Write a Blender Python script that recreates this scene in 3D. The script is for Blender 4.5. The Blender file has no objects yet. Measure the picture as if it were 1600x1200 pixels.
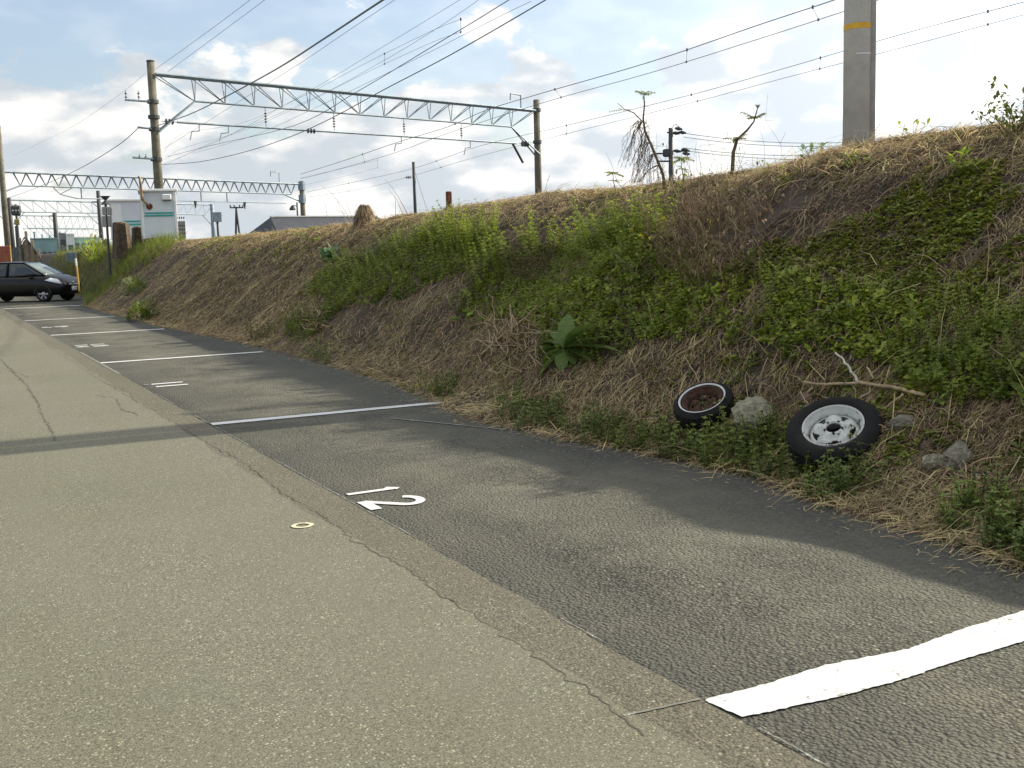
import bpy, bmesh, math, random
import numpy as np
from mathutils import Vector, Matrix, noise as mnoise

# ------------------------------------------------------------------ camera, world, sun, exposure
SC = bpy.context.scene
COL = SC.collection
F = 1700.0; PITCH = math.atan(210 / F); ROLL = math.atan(.028); CAMH = 1.5; YAW = math.radians(28)
cam = bpy.data.cameras.new('camera'); camo = bpy.data.objects.new('camera', cam); COL.objects.link(camo)
cam.sensor_width = 36; cam.lens = F * 36 / 1600; cam.clip_start = .05; cam.clip_end = 6000
camo.location = (0, 0, CAMH)
fw = Vector((math.sin(YAW) * math.cos(PITCH), math.cos(YAW) * math.cos(PITCH), -math.sin(PITCH)))
rt0 = Vector((math.cos(YAW), -math.sin(YAW), 0)); up0 = rt0.cross(fw)
cr, sr = math.cos(ROLL), math.sin(ROLL)
rt = rt0 * cr - up0 * sr; up = up0 * cr + rt0 * sr
M = Matrix((rt, up, -fw)).transposed().to_4x4(); M.translation = camo.location
camo.matrix_world = M
SC.camera = camo

SUN_EL = math.radians(31.6); SUN_AZ = math.radians(92)      # azimuth clockwise from +Y
sdir = Vector((math.sin(SUN_AZ) * math.cos(SUN_EL), math.cos(SUN_AZ) * math.cos(SUN_EL), math.sin(SUN_EL)))
sl = bpy.data.lights.new('sun', 'SUN'); sl.energy = 4.4; sl.angle = math.radians(.6); sl.color = (1, .92, .76)
so = bpy.data.objects.new('sun', sl); COL.objects.link(so)
so.rotation_euler = sdir.to_track_quat('Z', 'Y').to_euler()
SC.view_settings.view_transform = 'Standard'; SC.view_settings.look = 'None'
SC.view_settings.exposure = .55; SC.view_settings.gamma = 1
SC.render.engine = 'CYCLES'
SC.cycles.max_bounces = 5; SC.cycles.transparent_max_bounces = 6; SC.cycles.diffuse_bounces = 3

W = bpy.data.worlds.new('World'); SC.world = W; W.use_nodes = True
def build_world():
    nt = W.node_tree; N = nt.nodes; L = nt.links; N.clear()
    def n(t, **k):
        o = N.new(t)
        for a, b in k.items(): setattr(o, a, b)
        return o
    def math_(op, a, b=None, c=None, clamp=False):
        m = n('ShaderNodeMath', operation=op); m.use_clamp = clamp
        for i, q in enumerate((a, b, c)):
            if q is None: continue
            if isinstance(q, (int, float)): m.inputs[i].default_value = q
            else: L.new(q, m.inputs[i])
        return m.outputs[0]
    out = n('ShaderNodeOutputWorld'); tc = n('ShaderNodeTexCoord'); sp = n('ShaderNodeSeparateXYZ')
    L.new(tc.outputs['Generated'], sp.inputs[0])
    sky = n('ShaderNodeTexSky', sky_type='NISHITA'); sky.sun_disc = False
    sky.sun_elevation = SUN_EL; sky.sun_rotation = SUN_AZ; sky.air_density = 1.0; sky.dust_density = 2.6; sky.ozone_density = 1.2
    bg = n('ShaderNodeBackground'); bg.inputs[1].default_value = .14; L.new(sky.outputs[0], bg.inputs[0])
    az = math_('ARCTAN2', sp.outputs[0], sp.outputs[1]); el = sp.outputs[2]
    cb = n('ShaderNodeCombineXYZ'); L.new(math_('MULTIPLY_ADD', az, 5.0, 1.7), cb.inputs[0]); L.new(math_('MULTIPLY', el, 8.5), cb.inputs[1])
    cb.inputs[2].default_value = 3.3
    no = n('ShaderNodeTexNoise'); no.inputs['Scale'].default_value = 2.3; no.inputs['Detail'].default_value = 9
    no.inputs['Roughness'].default_value = .55; no.inputs['Distortion'].default_value = .25; L.new(cb.outputs[0], no.inputs['Vector'])
    # coverage: overcast banks low down, broken puffs above
    cov = math_('MULTIPLY_ADD', el, -2.0, .365)          # el in sin units
    sun_v = n('ShaderNodeVectorMath', operation='DOT_PRODUCT'); L.new(tc.outputs['Generated'], sun_v.inputs[0]); sun_v.inputs[1].default_value = sdir
    cs = sun_v.outputs['Value']
    d = math_('ADD', no.outputs[0], math_('MAXIMUM', cov, -.075))
    d = math_('ADD', d, math_('MULTIPLY', math_('MAXIMUM', math_('SUBTRACT', el, .36), 0), .75))  # thicker unseen cloud overhead, added to raise the ambient light
    d = math_('ADD', d, math_('MULTIPLY', math_('MAXIMUM', math_('SUBTRACT', cs, .52), 0), math_('MULTIPLY_ADD', el, -2.2, .78)))
    mr = n('ShaderNodeMapRange', interpolation_type='SMOOTHSTEP'); L.new(d, mr.inputs[0]); mr.inputs[1].default_value = .535; mr.inputs[2].default_value = .61; mr.inputs[3].default_value = .20
    # cloud brightness: thick parts greyer, tops and sunward side whiter
    cb2 = n('ShaderNodeCombineXYZ'); L.new(math_('MULTIPLY_ADD', az, 4.6, 1.7), cb2.inputs[0]); L.new(math_('MULTIPLY_ADD', el, 9.5, .25), cb2.inputs[1]); cb2.inputs[2].default_value = 8.1
    no2 = n('ShaderNodeTexNoise'); no2.inputs['Scale'].default_value = 2.6; no2.inputs['Detail'].default_value = 8; no2.inputs['Roughness'].default_value = .5
    L.new(cb2.outputs[0], no2.inputs['Vector'])
    rm = n('ShaderNodeMapRange', interpolation_type='SMOOTHSTEP'); L.new(no2.outputs[0], rm.inputs[0]); rm.inputs[1].default_value = .42; rm.inputs[2].default_value = .62
    mx = n('ShaderNodeMix', data_type='RGBA'); L.new(rm.outputs[0], mx.inputs[0])
    mx.inputs[6].default_value = (.58, .63, .68, 1); mx.inputs[7].default_value = (1.0, .975, .93, 1)
    bc = n('ShaderNodeBackground'); L.new(mx.outputs[2], bc.inputs[0])
    glow = math_('MULTIPLY', math_('POWER', math_('MAXIMUM', cs, 0), 3.0), 1.1)
    L.new(math_('ADD', glow, .76), bc.inputs[1])
    ms = n('ShaderNodeMixShader'); L.new(mr.outputs[0], ms.inputs[0]); L.new(bg.outputs[0], ms.inputs[1]); L.new(bc.outputs[0], ms.inputs[2])
    L.new(ms.outputs[0], out.inputs[0])
build_world()

# ------------------------------------------------------------------ photo geometry -> world
def ray(x, y):
    a, b = x - 800, y - 600
    u = a * cr - b * sr; v = a * sr + b * cr
    h = F * math.cos(PITCH) - v * math.sin(PITCH); w = -F * math.sin(PITCH) - v * math.cos(PITCH)
    return Vector((h * math.sin(YAW) + u * math.cos(YAW), h * math.cos(YAW) - u * math.sin(YAW), w))
def on_z(x, y, z=0.):
    d = ray(x, y); t = (z - CAMH) / d.z; return Vector((d.x * t, d.y * t, z))
def on_x(x, y, X):
    d = ray(x, y); t = X / d.x; return Vector((X, d.y * t, CAMH + d.z * t))
def on_y(x, y, Y):
    d = ray(x, y); t = Y / d.y; return Vector((d.x * t, Y, CAMH + d.z * t))
def at_r(x, y, r):
    d = ray(x, y); t = r / math.hypot(d.x, d.y); return Vector((d.x * t, d.y * t, CAMH + d.z * t))
def project(P):
    P = np.asarray(P, float) - np.array([0, 0, CAMH])
    R = np.array([rt[:], up[:], fw[:]]); q = P @ R.T
    z = np.where(q[:, 2] > .01, q[:, 2], .01)
    return np.stack([800 + F * q[:, 0] / z, 600 - F * q[:, 1] / z], 1)
def inpoly(p, poly):
    x, y = p[:, 0], p[:, 1]; r = np.zeros(len(p), bool); n = len(poly)
    for i in range(n):
        x1, y1 = poly[i]; x2, y2 = poly[(i + 1) % n]
        if y1 == y2: continue
        c = ((y1 > y) != (y2 > y)) & (x < (x2 - x1) * (y - y1) / (y2 - y1) + x1)
        r ^= c
    return r

# ------------------------------------------------------------------ noise (numpy value noise)
RNG = np.random.default_rng(7); random.seed(7)
_tab = np.random.default_rng(3).random((256, 256))
def vn(x, y, s=0):
    x = np.asarray(x, float) + s * 17.3; y = np.asarray(y, float) + s * 9.7
    xi = np.floor(x).astype(int); yi = np.floor(y).astype(int); fx = x - xi; fy = y - yi
    fx = fx * fx * (3 - 2 * fx); fy = fy * fy * (3 - 2 * fy)
    g = lambda a, b: _tab[a % 256, b % 256]
    return (g(xi, yi) * (1 - fx) + g(xi + 1, yi) * fx) * (1 - fy) + (g(xi, yi + 1) * (1 - fx) + g(xi + 1, yi + 1) * fx) * fy
def fbm(x, y, o=4, s=0):
    r = 0; a = .5
    for i in range(o):
        r = r + a * (vn(x * 2 ** i, y * 2 ** i, s + i) - .5); a *= .5
    return r

# ------------------------------------------------------------------ embankment surface
TY = [-10, 3.17, 3.85, 4.51, 5.36, 6.53, 7.16, 8.68, 11.6, 14.8, 19.2, 25.4, 32, 39.6, 42, 45, 60, 140]
TX = [4.3, 4.31, 4.41, 4.44, 4.61, 4.52, 4.36, 4.22, 4.67, 4.81, 4.85, 4.55, 4.55, 4.62, 5.0, 5.85, 5.9, 5.9]
CY = [-10, 5.6, 7.3, 8.7, 10.7, 13.2, 16.1, 20.3, 27.8, 37.4, 47.8, 140]
CZ = [2.36, 2.34, 2.32, 2.23, 2.20, 2.20, 2.13, 2.05, 2.10, 2.09, 2.12, 2.15]
def height(X, Y):
    X = np.asarray(X, float); Y = np.asarray(Y, float)
    xt = np.interp(Y, TY, TX) + .10 * fbm(Y * .9, Y * 0 + 3., 3, 1); hc = np.interp(Y, CY, CZ)
    w = 7.45 - xt; t = (X - xt) / w
    k = 9.0
    lin = np.where(t < 0, 0, t)
    lin = np.where(lin < .25, lin * lin / .5 * 1.0 + 0 * lin, lin - .125) / .875      # gentle toe
    s = -np.log(np.exp(-k * lin) + np.exp(-k * 1.0)) / k                                # soft minimum with 1
    s = np.clip(s, 0, 1.2)
    bump = fbm(X * .8, Y * .8, 4, 5) * .30 + fbm(X * 3.3, Y * 3.3, 4, 9) * .13
    edge = np.clip(t * 3, 0, 1) * np.clip((1.25 - t) * 4, .25, 1)
    hump = .22 * np.exp(-((Y - 9.3) / 1.4) ** 2 - ((X - 5.9) / .5) ** 2) + .15 * np.exp(-((Y - 6.5) / 1.2) ** 2 - ((X - 5.9) / .6) ** 2)
    z = hc * s * 1.0 + (bump + hump) * edge
    z = z + np.clip(t * 1.3, 0, 1) * np.interp(Y, [5.8, 6.5, 7.6, 8.4, 9.3, 10.2, 11.1, 12.7, 13.5, 15.6, 17, 18.5, 22, 30], [.06, .08, .12, .11, .06, .07, .03, .05, .09, .12, .09, .06, .06, .02])
    z = np.where(X > 8.6, z - np.clip((X - 8.6) * .1, 0, .22), z)
    return np.where(t < -.02, -.03, z)
def hz(x, y): return float(height(x, y))
_T = 2.5 * 1.006 ** np.arange(620)
def hit(px, py, lift=0.):
    d = ray(px, py); d = d / math.hypot(d.x, d.y); z = CAMH + d.z * _T; below = z < height(d.x * _T, d.y * _T) + lift
    i = int(np.argmax(below))
    if not below[i]: return on_x(px, py, 7.5)
    if i == 0: i = 1
    tt = np.linspace(_T[i - 1], _T[i], 24); b2 = CAMH + d.z * tt < height(d.x * tt, d.y * tt) + lift; j = int(np.argmax(b2)) if b2.any() else 23
    Q = d * float(tt[j]); return Vector((Q.x, Q.y, Q.z + CAMH))
def crest(px, back=0.):
    """point on the crest silhouette at photo column px"""
    T = 5 * 1.008 ** np.arange(320)
    for y in range(60, 640, 2):
        d = ray(px, y); d = d / math.hypot(d.x, d.y); ok = (CAMH + d.z * T < height(d.x * T, d.y * T)) & (d.x * T < 9.5)
        if ok.any():
            P = d * float(T[int(np.argmax(ok))]); return Vector((P.x + back, P.y + back * d.y / d.x, hz(P.x + back, P.y + back * d.y / d.x)))
def slope_normal(x, y, e=.15):
    return Vector((-(hz(x + e, y) - hz(x - e, y)) / (2 * e), -(hz(x, y + e) - hz(x, y - e)) / (2 * e), 1)).normalized()

# ------------------------------------------------------------------ materials
MATS = {}
def mat(name, col, rough=.8, metal=0., var=.25, scale=6., bump=0., bscale=40., col2=None, trans=0., island=0., coat=0., detail=5, coords='Object', spec=.5, emit=None):
    if name in MATS: return MATS[name]
    m = bpy.data.materials.new(name); m.use_nodes = True; MATS[name] = m
    nt = m.node_tree; N = nt.nodes; L = nt.links
    b = N['Principled BSDF']; b.inputs['Roughness'].default_value = rough; b.inputs['Metallic'].default_value = metal
    b.inputs['Coat Weight'].default_value = coat; b.inputs['Specular IOR Level'].default_value = spec
    tc = N.new('ShaderNodeTexCoord'); no = N.new('ShaderNodeTexNoise'); no.inputs['Scale'].default_value = scale; no.inputs['Detail'].default_value = detail
    no.inputs['Roughness'].default_value = .62
    L.new(tc.outputs[coords], no.inputs['Vector'])
    c = Vector(col); c2 = Vector(col2) if col2 else c * (1 - var)
    if not col2: c = c * (1 + var)
    mr = N.new('ShaderNodeMapRange'); mr.inputs[1].default_value = .33; mr.inputs[2].default_value = .67; L.new(no.outputs[0], mr.inputs[0])
    mx = N.new('ShaderNodeMix'); mx.data_type = 'RGBA'; L.new(mr.outputs[0], mx.inputs[0])
    mx.inputs[6].default_value = (*c2, 1); mx.inputs[7].default_value = (*c, 1)
    cout = mx.outputs[2]
    if island:
        ge = N.new('ShaderNodeNewGeometry'); hs = N.new('ShaderNodeHueSaturation'); L.new(cout, hs.inputs['Color'])
        a = N.new('ShaderNodeMapRange'); L.new(ge.outputs['Random Per Island'], a.inputs[0]); a.inputs[3].default_value = 1 - island; a.inputs[4].default_value = 1 + island
        L.new(a.outputs[0], hs.inputs['Value'])
        w = N.new('ShaderNodeTexWhiteNoise'); w.noise_dimensions = '1D'; L.new(ge.outputs['Random Per Island'], w.inputs['W'])
        a2 = N.new('ShaderNodeMapRange'); L.new(w.outputs['Value'], a2.inputs[0]); a2.inputs[3].default_value = .5 - .035 * island * 2; a2.inputs[4].default_value = .5 + .035 * island * 2
        L.new(a2.outputs[0], hs.inputs['Hue']); cout = hs.outputs[0]
    L.new(cout, b.inputs['Base Color'])
    if bump:
        n2 = N.new('ShaderNodeTexNoise'); n2.inputs['Scale'].default_value = bscale; n2.inputs['Detail'].default_value = 6; L.new(tc.outputs[coords], n2.inputs['Vector'])
        bp = N.new('ShaderNodeBump'); bp.inputs['Strength'].default_value = min(1, bump); bp.inputs['Distance'].default_value = .02 * max(1, bump); L.new(n2.outputs[0], bp.inputs['Height']); L.new(bp.outputs[0], b.inputs['Normal'])
    if trans:
        tr = N.new('ShaderNodeBsdfTranslucent'); L.new(cout, tr.inputs[0]); ms = N.new('ShaderNodeMixShader'); ms.inputs[0].default_value = trans
        L.new(b.outputs[0], ms.inputs[1]); L.new(tr.outputs[0], ms.inputs[2]); L.new(ms.outputs[0], N['Material Output'].inputs[0])
    if emit: b.inputs['Emission Color'].default_value = (*emit[0], 1); b.inputs['Emission Strength'].default_value = emit[1]
    return m

def asphalt(name, light, dark, grain, bstr, speck=.5, patch=None, stain=.3, bdist=.006, cover=(.28, .72), tint=None, sediment=None, pitmin=.25):
    m = bpy.data.materials.new(name); m.use_nodes = True; nt = m.node_tree; N = nt.nodes; L = nt.links
    b = N['Principled BSDF']; b.inputs['Roughness'].default_value = .88; b.inputs['Specular IOR Level'].default_value = .25
    tc = N.new('ShaderNodeTexCoord'); P = tc.outputs['Object']
    def noi(s, d=4, r=.55):
        o = N.new('ShaderNodeTexNoise'); o.inputs['Scale'].default_value = s; o.inputs['Detail'].default_value = d; o.inputs['Roughness'].default_value = r; L.new(P, o.inputs['Vector']); return o.outputs[0]
    def rng(v, a, c, x=0., y=1.):
        o = N.new('ShaderNodeMapRange'); L.new(v, o.inputs[0]); o.inputs[1].default_value = a; o.inputs[2].default_value = c; o.inputs[3].default_value = x; o.inputs[4].default_value = y; return o.outputs[0]
    def mixc(f, a, c, t='MIX'):
        o = N.new('ShaderNodeMix'); o.data_type = 'RGBA'; o.blend_type = t
        if isinstance(f, float): o.inputs[0].default_value = f
        else: L.new(f, o.inputs[0])
        for i, q in ((6, a), (7, c)):
            if isinstance(q, tuple): o.inputs[i].default_value = (*q, 1)
            else: L.new(q, o.inputs[i])
        return o.outputs[2]
    vo = N.new('ShaderNodeTexVoronoi'); vo.inputs['Scale'].default_value = grain; L.new(P, vo.inputs['Vector'])
    stone = N.new('ShaderNodeSeparateColor'); L.new(vo.outputs['Color'], stone.inputs[0])
    pits = rng(vo.outputs['Distance'], *cover)
    c = mixc(rng(stone.outputs[0], .1, .9), tuple(x * .72 for x in light), light)
    c = mixc(rng(stone.outputs[1], 1 - .13 * speck, 1 - .10 * speck), c, tuple(min(.6, x * 1.9) for x in light))
    c = mixc(rng(stone.outputs[2], 1 - .12 * speck, 1 - .1 * speck), c, tuple(x * .35 for x in light))
    fine = noi(grain * .45, 5, .7)
    f2 = N.new('ShaderNodeMath'); f2.operation = 'MULTIPLY'; L.new(pits, f2.inputs[0]); L.new(rng(fine, .38, .58, pitmin, 1.), f2.inputs[1])
    c = mixc(f2.outputs[0], c, dark)
    big = rng(noi(.55, 6, .6), .35, .68)
    c = mixc(rng(noi(.9, 5, .6), .30, .72, 0, stain), c, tuple(x * .62 for x in light))
    if patch: c = mixc(rng(noi(.8, 5, .6), .52, .72, 0, .55), c, patch)
    if tint:
        c = mixc(rng(noi(1.7, 4, .55), .40, .62, 0, .5), c, tint[0], 'MULTIPLY'); c = mixc(rng(noi(.38, 3, .5), .42, .62, 0, .6), c, tint[1], 'MULTIPLY')
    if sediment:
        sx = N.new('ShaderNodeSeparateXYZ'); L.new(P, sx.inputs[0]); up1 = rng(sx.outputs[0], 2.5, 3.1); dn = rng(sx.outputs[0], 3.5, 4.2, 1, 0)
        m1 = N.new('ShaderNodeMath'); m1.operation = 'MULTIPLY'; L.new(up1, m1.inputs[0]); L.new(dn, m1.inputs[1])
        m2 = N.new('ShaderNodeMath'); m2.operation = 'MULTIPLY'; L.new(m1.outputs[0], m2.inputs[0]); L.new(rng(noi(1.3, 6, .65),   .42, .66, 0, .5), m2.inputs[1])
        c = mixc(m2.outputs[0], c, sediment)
        c = mixc(rng(sx.outputs[0], 3.6, 4.3, 0, .5), c, (.055, .055, .055))  # deepens the bank's shade along the toe side, put into the colour
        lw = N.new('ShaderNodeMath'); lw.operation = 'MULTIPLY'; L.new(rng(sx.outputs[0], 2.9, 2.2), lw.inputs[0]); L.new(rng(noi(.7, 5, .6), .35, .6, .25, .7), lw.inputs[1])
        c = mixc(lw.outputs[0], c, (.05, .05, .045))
    # faint wheel-track streaks running along the road
    st = N.new('ShaderNodeMapping'); st.inputs['Scale'].default_value = (2.2, .12, 1); L.new(P, st.inputs['Vector'])
    sn = N.new('ShaderNodeTexNoise'); sn.inputs['Scale'].default_value = 1.; sn.inputs['Detail'].default_value = 4; L.new(st.outputs[0], sn.inputs['Vector'])
    c = mixc(rng(sn.outputs[0], .38, .62, 0, .36), c, tuple(x * .62 for x in light))
    L.new(c, b.inputs['Base Color'])
    hgt = N.new('ShaderNodeMath'); hgt.operation = 'MULTIPLY_ADD'; L.new(vo.outputs['Distance'], hgt.inputs[0]); hgt.inputs[1].default_value = -1.; L.new(fine, hgt.inputs[2])
    bp = N.new('ShaderNodeBump'); bp.inputs['Strength'].default_value = bstr; bp.inputs['Distance'].default_value = bdist; L.new(hgt.outputs[0], bp.inputs['Height']); L.new(bp.outputs[0], b.inputs['Normal'])
    return m

def paint(name, col, under, wear):
    m = mat(name, col, .6, var=.05, scale=3.)
    nt = m.node_tree; N = nt.nodes; L = nt.links; b = N['Principled BSDF']
    src = b.inputs['Base Color'].links[0].from_socket
    tc = N.new('ShaderNodeTexCoord'); no = N.new('ShaderNodeTexNoise'); no.inputs['Scale'].default_value = 70; no.inputs['Detail'].default_value = 5; no.inputs['Roughness'].default_value = .75; L.new(tc.outputs['Object'], no.inputs['Vector'])
    n2 = N.new('ShaderNodeTexNoise'); n2.inputs['Scale'].default_value = 6; L.new(tc.outputs['Object'], n2.inputs['Vector'])
    ad = N.new('ShaderNodeMath'); ad.operation = 'MULTIPLY_ADD'; L.new(n2.outputs[0], ad.inputs[0]); ad.inputs[1].default_value = .5; L.new(no.outputs[0], ad.inputs[2])
    mr = N.new('ShaderNodeMapRange'); L.new(ad.outputs[0], mr.inputs[0]); mr.inputs[1].default_value = 1.0 - wear * .5; mr.inputs[2].default_value = 1.1 - wear * .5
    mx = N.new('ShaderNodeMix'); mx.data_type = 'RGBA'; L.new(mr.outputs[0], mx.inputs[0]); L.new(src, mx.inputs[6]); mx.inputs[7].default_value = (*under, 1)
    L.new(mx.outputs[2], b.inputs['Base Color'])
    bp = N.new('ShaderNodeBump'); bp.inputs['Strength'].default_value = .35; bp.inputs['Distance'].default_value = .0025; L.new(no.outputs[0], bp.inputs['Height']); L.new(bp.outputs[0], b.inputs['Normal'])
    return m

# ------------------------------------------------------------------ mesh helpers
def link_mesh(name, me, m, root=None, smooth=False):
    o = bpy.data.objects.new(name, me); COL.objects.link(o)
    if m is not None: me.materials.append(m)
    if root is not None: o.parent = root
    if smooth: me.polygons.foreach_set('use_smooth', [True] * len(me.polygons))
    return o
def world_loc(root):
    v = Vector((0, 0, 0))
    while root is not None: v += root.location; root = root.parent
    return v
def big_mesh(name, V, Fq, m, root=None, smooth=False, mi=None, mats=None):
    V = np.asarray(V, np.float32).reshape(-1, 3); Fq = np.asarray(Fq, np.int32)
    me = bpy.data.meshes.new(name); k = Fq.shape[1]
    me.vertices.add(len(V)); me.vertices.foreach_set('co', V.ravel())
    me.loops.add(Fq.size); me.loops.foreach_set('vertex_index', Fq.ravel())
    me.polygons.add(len(Fq)); me.polygons.foreach_set('loop_start', np.arange(0, Fq.size, k, dtype=np.int32))
    me.update(calc_edges=True); me.validate()
    if mats:
        for q in mats: me.materials.append(q)
        if mi is not None: me.polygons.foreach_set('material_index', np.asarray(mi, np.int32))
        m = None
    return link_mesh(name, me, m, root, smooth)
class MB:
    def __init__(s): s.v = []; s.f = []
    def add(s, vs, fs):
        b = len(s.v); s.v += [Vector(q) for q in vs]; s.f += [[i + b for i in q] for q in fs]; return s
    def box(s, c, d, R=None, taper=1.):
        c = Vector(c); q = []
        for z in (-.5, .5):
            for x, y in ((-.5, -.5), (.5, -.5), (.5, .5), (-.5, .5)):
                k = taper if z > 0 else 1
                v = Vector((x * d[0] * k, y * d[1] * k, z * d[2])); q.append(c + (R @ v if R is not None else v))
        return s.add(q, [(3, 2, 1, 0), (4, 5, 6, 7), (0, 1, 5, 4), (1, 2, 6, 5), (2, 3, 7, 6), (3, 0, 4, 7)])
    def bbox(s, c, d, R=None, b=.02):
        """box with chamfered edges"""
        c = Vector(c); hx, hy, hzz = d[0] / 2, d[1] / 2, d[2] / 2; q = []
        for z, k in ((-hzz, b), (-hzz + b, 0), (hzz - b, 0), (hzz, b)):
            X, Y = hx - k, hy - k
            for x, y in ((-X + b, -Y), (X - b, -Y), (X, -Y + b), (X, Y - b), (X - b, Y), (-X + b, Y), (-X, Y - b), (-X, -Y + b)):
                v = Vector((x, y, z)); q.append(c + (R @ v if R is not None else v))
        f = [tuple(range(7, -1, -1)), tuple(range(24, 32))]
        for r in range(3):
            for i in range(8): j = (i + 1) % 8; f.append((r * 8 + i, r * 8 + j, r * 8 + 8 + j, r * 8 + 8 + i))
        return s.add(q, f)
    def tube(s, pts, rad, n=6, cap=True):
        pts = [Vector(p) for p in pts]; m = len(pts)
        if not hasattr(rad, '__len__'): rad = [rad] * m
        elif len(rad) != m: rad = [rad[0] + (rad[-1] - rad[0]) * i / (m - 1) for i in range(m)]
        vs = []; fs = []; ref = None
        for i, p in enumerate(pts):
            t = (pts[min(i + 1, m - 1)] - pts[max(i - 1, 0)])
            if t.length < 1e-9: t = Vector((0, 0, 1))
            t.normalize()
            if ref is None: ref = Vector((0, 0, 1)) if abs(t.z) < .9 else Vector((1, 0, 0))
            a = t.cross(ref)
            if a.length < 1e-4: a = t.cross(Vector((.3, .9, .1)))
            a.normalize(); bb = t.cross(a); ref = a.cross(t) if True else ref
            for k in range(n):
                g = 2 * math.pi * k / n; vs.append(p + (a * math.cos(g) + bb * math.sin(g)) * rad[i])
        for i in range(m - 1):
            for k in range(n):
                j = (k + 1) % n; fs.append((i * n + k, i * n + j, i * n + n + j, i * n + n + k))
        if cap and n > 2: fs.append(tuple(range(n - 1, -1, -1))); fs.append(tuple((m - 1) * n + k for k in range(n)))
        return s.add(vs, fs)
    def lathe(s, prof, n=32, Mx=None, skip=None, close=False):
        vs = []; fs = []; Mx = Mx or Matrix.Identity(4); m = len(prof)
        for r, z in prof:
            for k in range(n):
                g = 2 * math.pi * k / n; vs.append(Mx @ Vector((r * math.cos(g), r * math.sin(g), z)))
        for i in range(m if close else m - 1):
            for k in range(n):
                if skip and skip(i, k): continue
                j = (k + 1) % n; i2 = (i + 1) % m; fs.append((i * n + k, i * n + j, i2 * n + j, i2 * n + k))
        return s.add(vs, fs)
    def leaf(s, base, d, nrm, L, Wd, n=3, droop=.3, fold=.25):
        base = Vector(base); d = Vector(d).normalized(); side = d.cross(Vector(nrm))
        if side.length < 1e-4: side = d.cross(Vector((1, .2, 0)))
        side.normalize(); nn = side.cross(d).normalized(); vs = []; fs = []
        for i in range(n + 1):
            t = i / n; w = Wd * .5 * (math.sin(math.pi * min(1, t * .9 + .08)) ** .8 if i < n else .02)
            c = base + d * L * t * (1 - .15 * droop * t) - nn * (droop * L * t * t * .6)
            vs += [c + side * w + nn * w * fold, c, c - side * w + nn * w * fold]
        for i in range(n):
            a = i * 3; fs += [(a, a + 1, a + 4, a + 3), (a + 1, a + 2, a + 5, a + 4)]
        return s.add(vs, fs)
    def build(s, name, m, root=None, smooth=False, bevel=0., solid=0.):
        o = world_loc(root); me = bpy.data.meshes.new(name)
        me.from_pydata([tuple(q - o) for q in s.v], [], s.f); me.update()
        ob = link_mesh(name, me, m, root, smooth)
        if solid: q = ob.modifiers.new('solid', 'SOLIDIFY'); q.thickness = solid; q.offset = 0
        if bevel: q = ob.modifiers.new('bevel', 'BEVEL'); q.width = bevel; q.segments = 2; q.limit_method = 'ANGLE'
        return ob
def tag(o, label=None, cat=None, group=None, kind=None):
    if label: o['label'] = label
    if cat: o['category'] = cat
    if group: o['group'] = group
    if kind: o['kind'] = kind
    return o
def thing(name, loc, label, cat, group=None):
    o = bpy.data.objects.new(name, None); COL.objects.link(o); o.location = loc; o.empty_display_size = .2
    return tag(o, label, cat, group)
def curvy(a, b, n=6, amp=.1, sag=0.):
    a = Vector(a); b = Vector(b); L = (b - a).length; out = []
    for i in range(n + 1):
        t = i / n; p = a.lerp(b, t); k = math.sin(math.pi * t)
        p += Vector([random.uniform(-1, 1) for _ in range(3)]) * amp * L * k; p.z -= sag * k; out.append(p)
    return out

# ------------------------------------------------------------------ ground, road, bays, embankment
M_soil = mat('soil', (.095, .068, .045), .95, var=.35, scale=3., bump=1.0, bscale=30., col2=(.038, .027, .02))
M_field = mat('field', (.10, .10, .055), .95, var=.3, scale=.2)
M_road = asphalt('road_asphalt', (.240, .234, .172), (.085, .080, .058), 125, .5, .6, stain=.36, bdist=.004, cover=(.22, .66), tint=((.97, .90, .86), (.80, .86, .76)))
M_gutter = asphalt('gutter_asphalt', (.200, .190, .142), (.055, .052, .038), 95, .7, .4, stain=.45, bdist=.006, tint=((.98, .88, .82), (.82, .86, .78)))
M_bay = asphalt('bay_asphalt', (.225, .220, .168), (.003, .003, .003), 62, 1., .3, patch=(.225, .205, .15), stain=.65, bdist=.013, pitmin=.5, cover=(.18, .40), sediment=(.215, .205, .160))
M_white = paint('white_line_paint', (.60, .60, .58), (.2, .2, .18), .30)
M_oldwhite = paint('worn_line_paint', (.44, .44, .40), (.15, .15, .12), .82)
M_faded = paint('faded_line_paint', (.56, .56, .52), (.2, .2, .17), .42)
M_crack = mat('crack_shadow_soil', (.085, .076, .055), 1., var=.2)

def strip_mesh(name, xl, xr, y0, y1, z, m, step=.08, jl=0., jr=0., seed=0, sub=1, root=None):
    ys = np.arange(y0, y1 + 1e-6, step); a = xl + jl * fbm(ys * 3.1, ys * 0 + seed, 5, seed) + jl * .6 * fbm(ys * .5, ys * 0, 2, seed + 3)
    b = xr + jr * fbm(ys * 3.1, ys * 0 + seed + 5, 5, seed + 2) + jr * .6 * fbm(ys * .5, ys * 0, 2, seed + 4)
    V = []
    for q in (a, b): V.append(np.stack([q, ys, np.full_like(ys, z)], 1))
    n = len(ys); V = np.concatenate(V); i = np.arange(n - 1)
    return big_mesh(name, V, np.stack([i, i + n, i + n + 1, i + 1], 1), m, root)
g = MB(); g.add([(-3000, -3000, -.05), (3000, -3000, -.05), (3000, 3000, -.05), (-3000, 3000, -.05)], [(0, 1, 2, 3)])
tag(g.build('ground', M_field), kind='structure')
tag(strip_mesh('gutter_strip', 1.6, 2.155, -8, 60, 0., M_gutter, jr=.035, seed=4), kind='structure')
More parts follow.
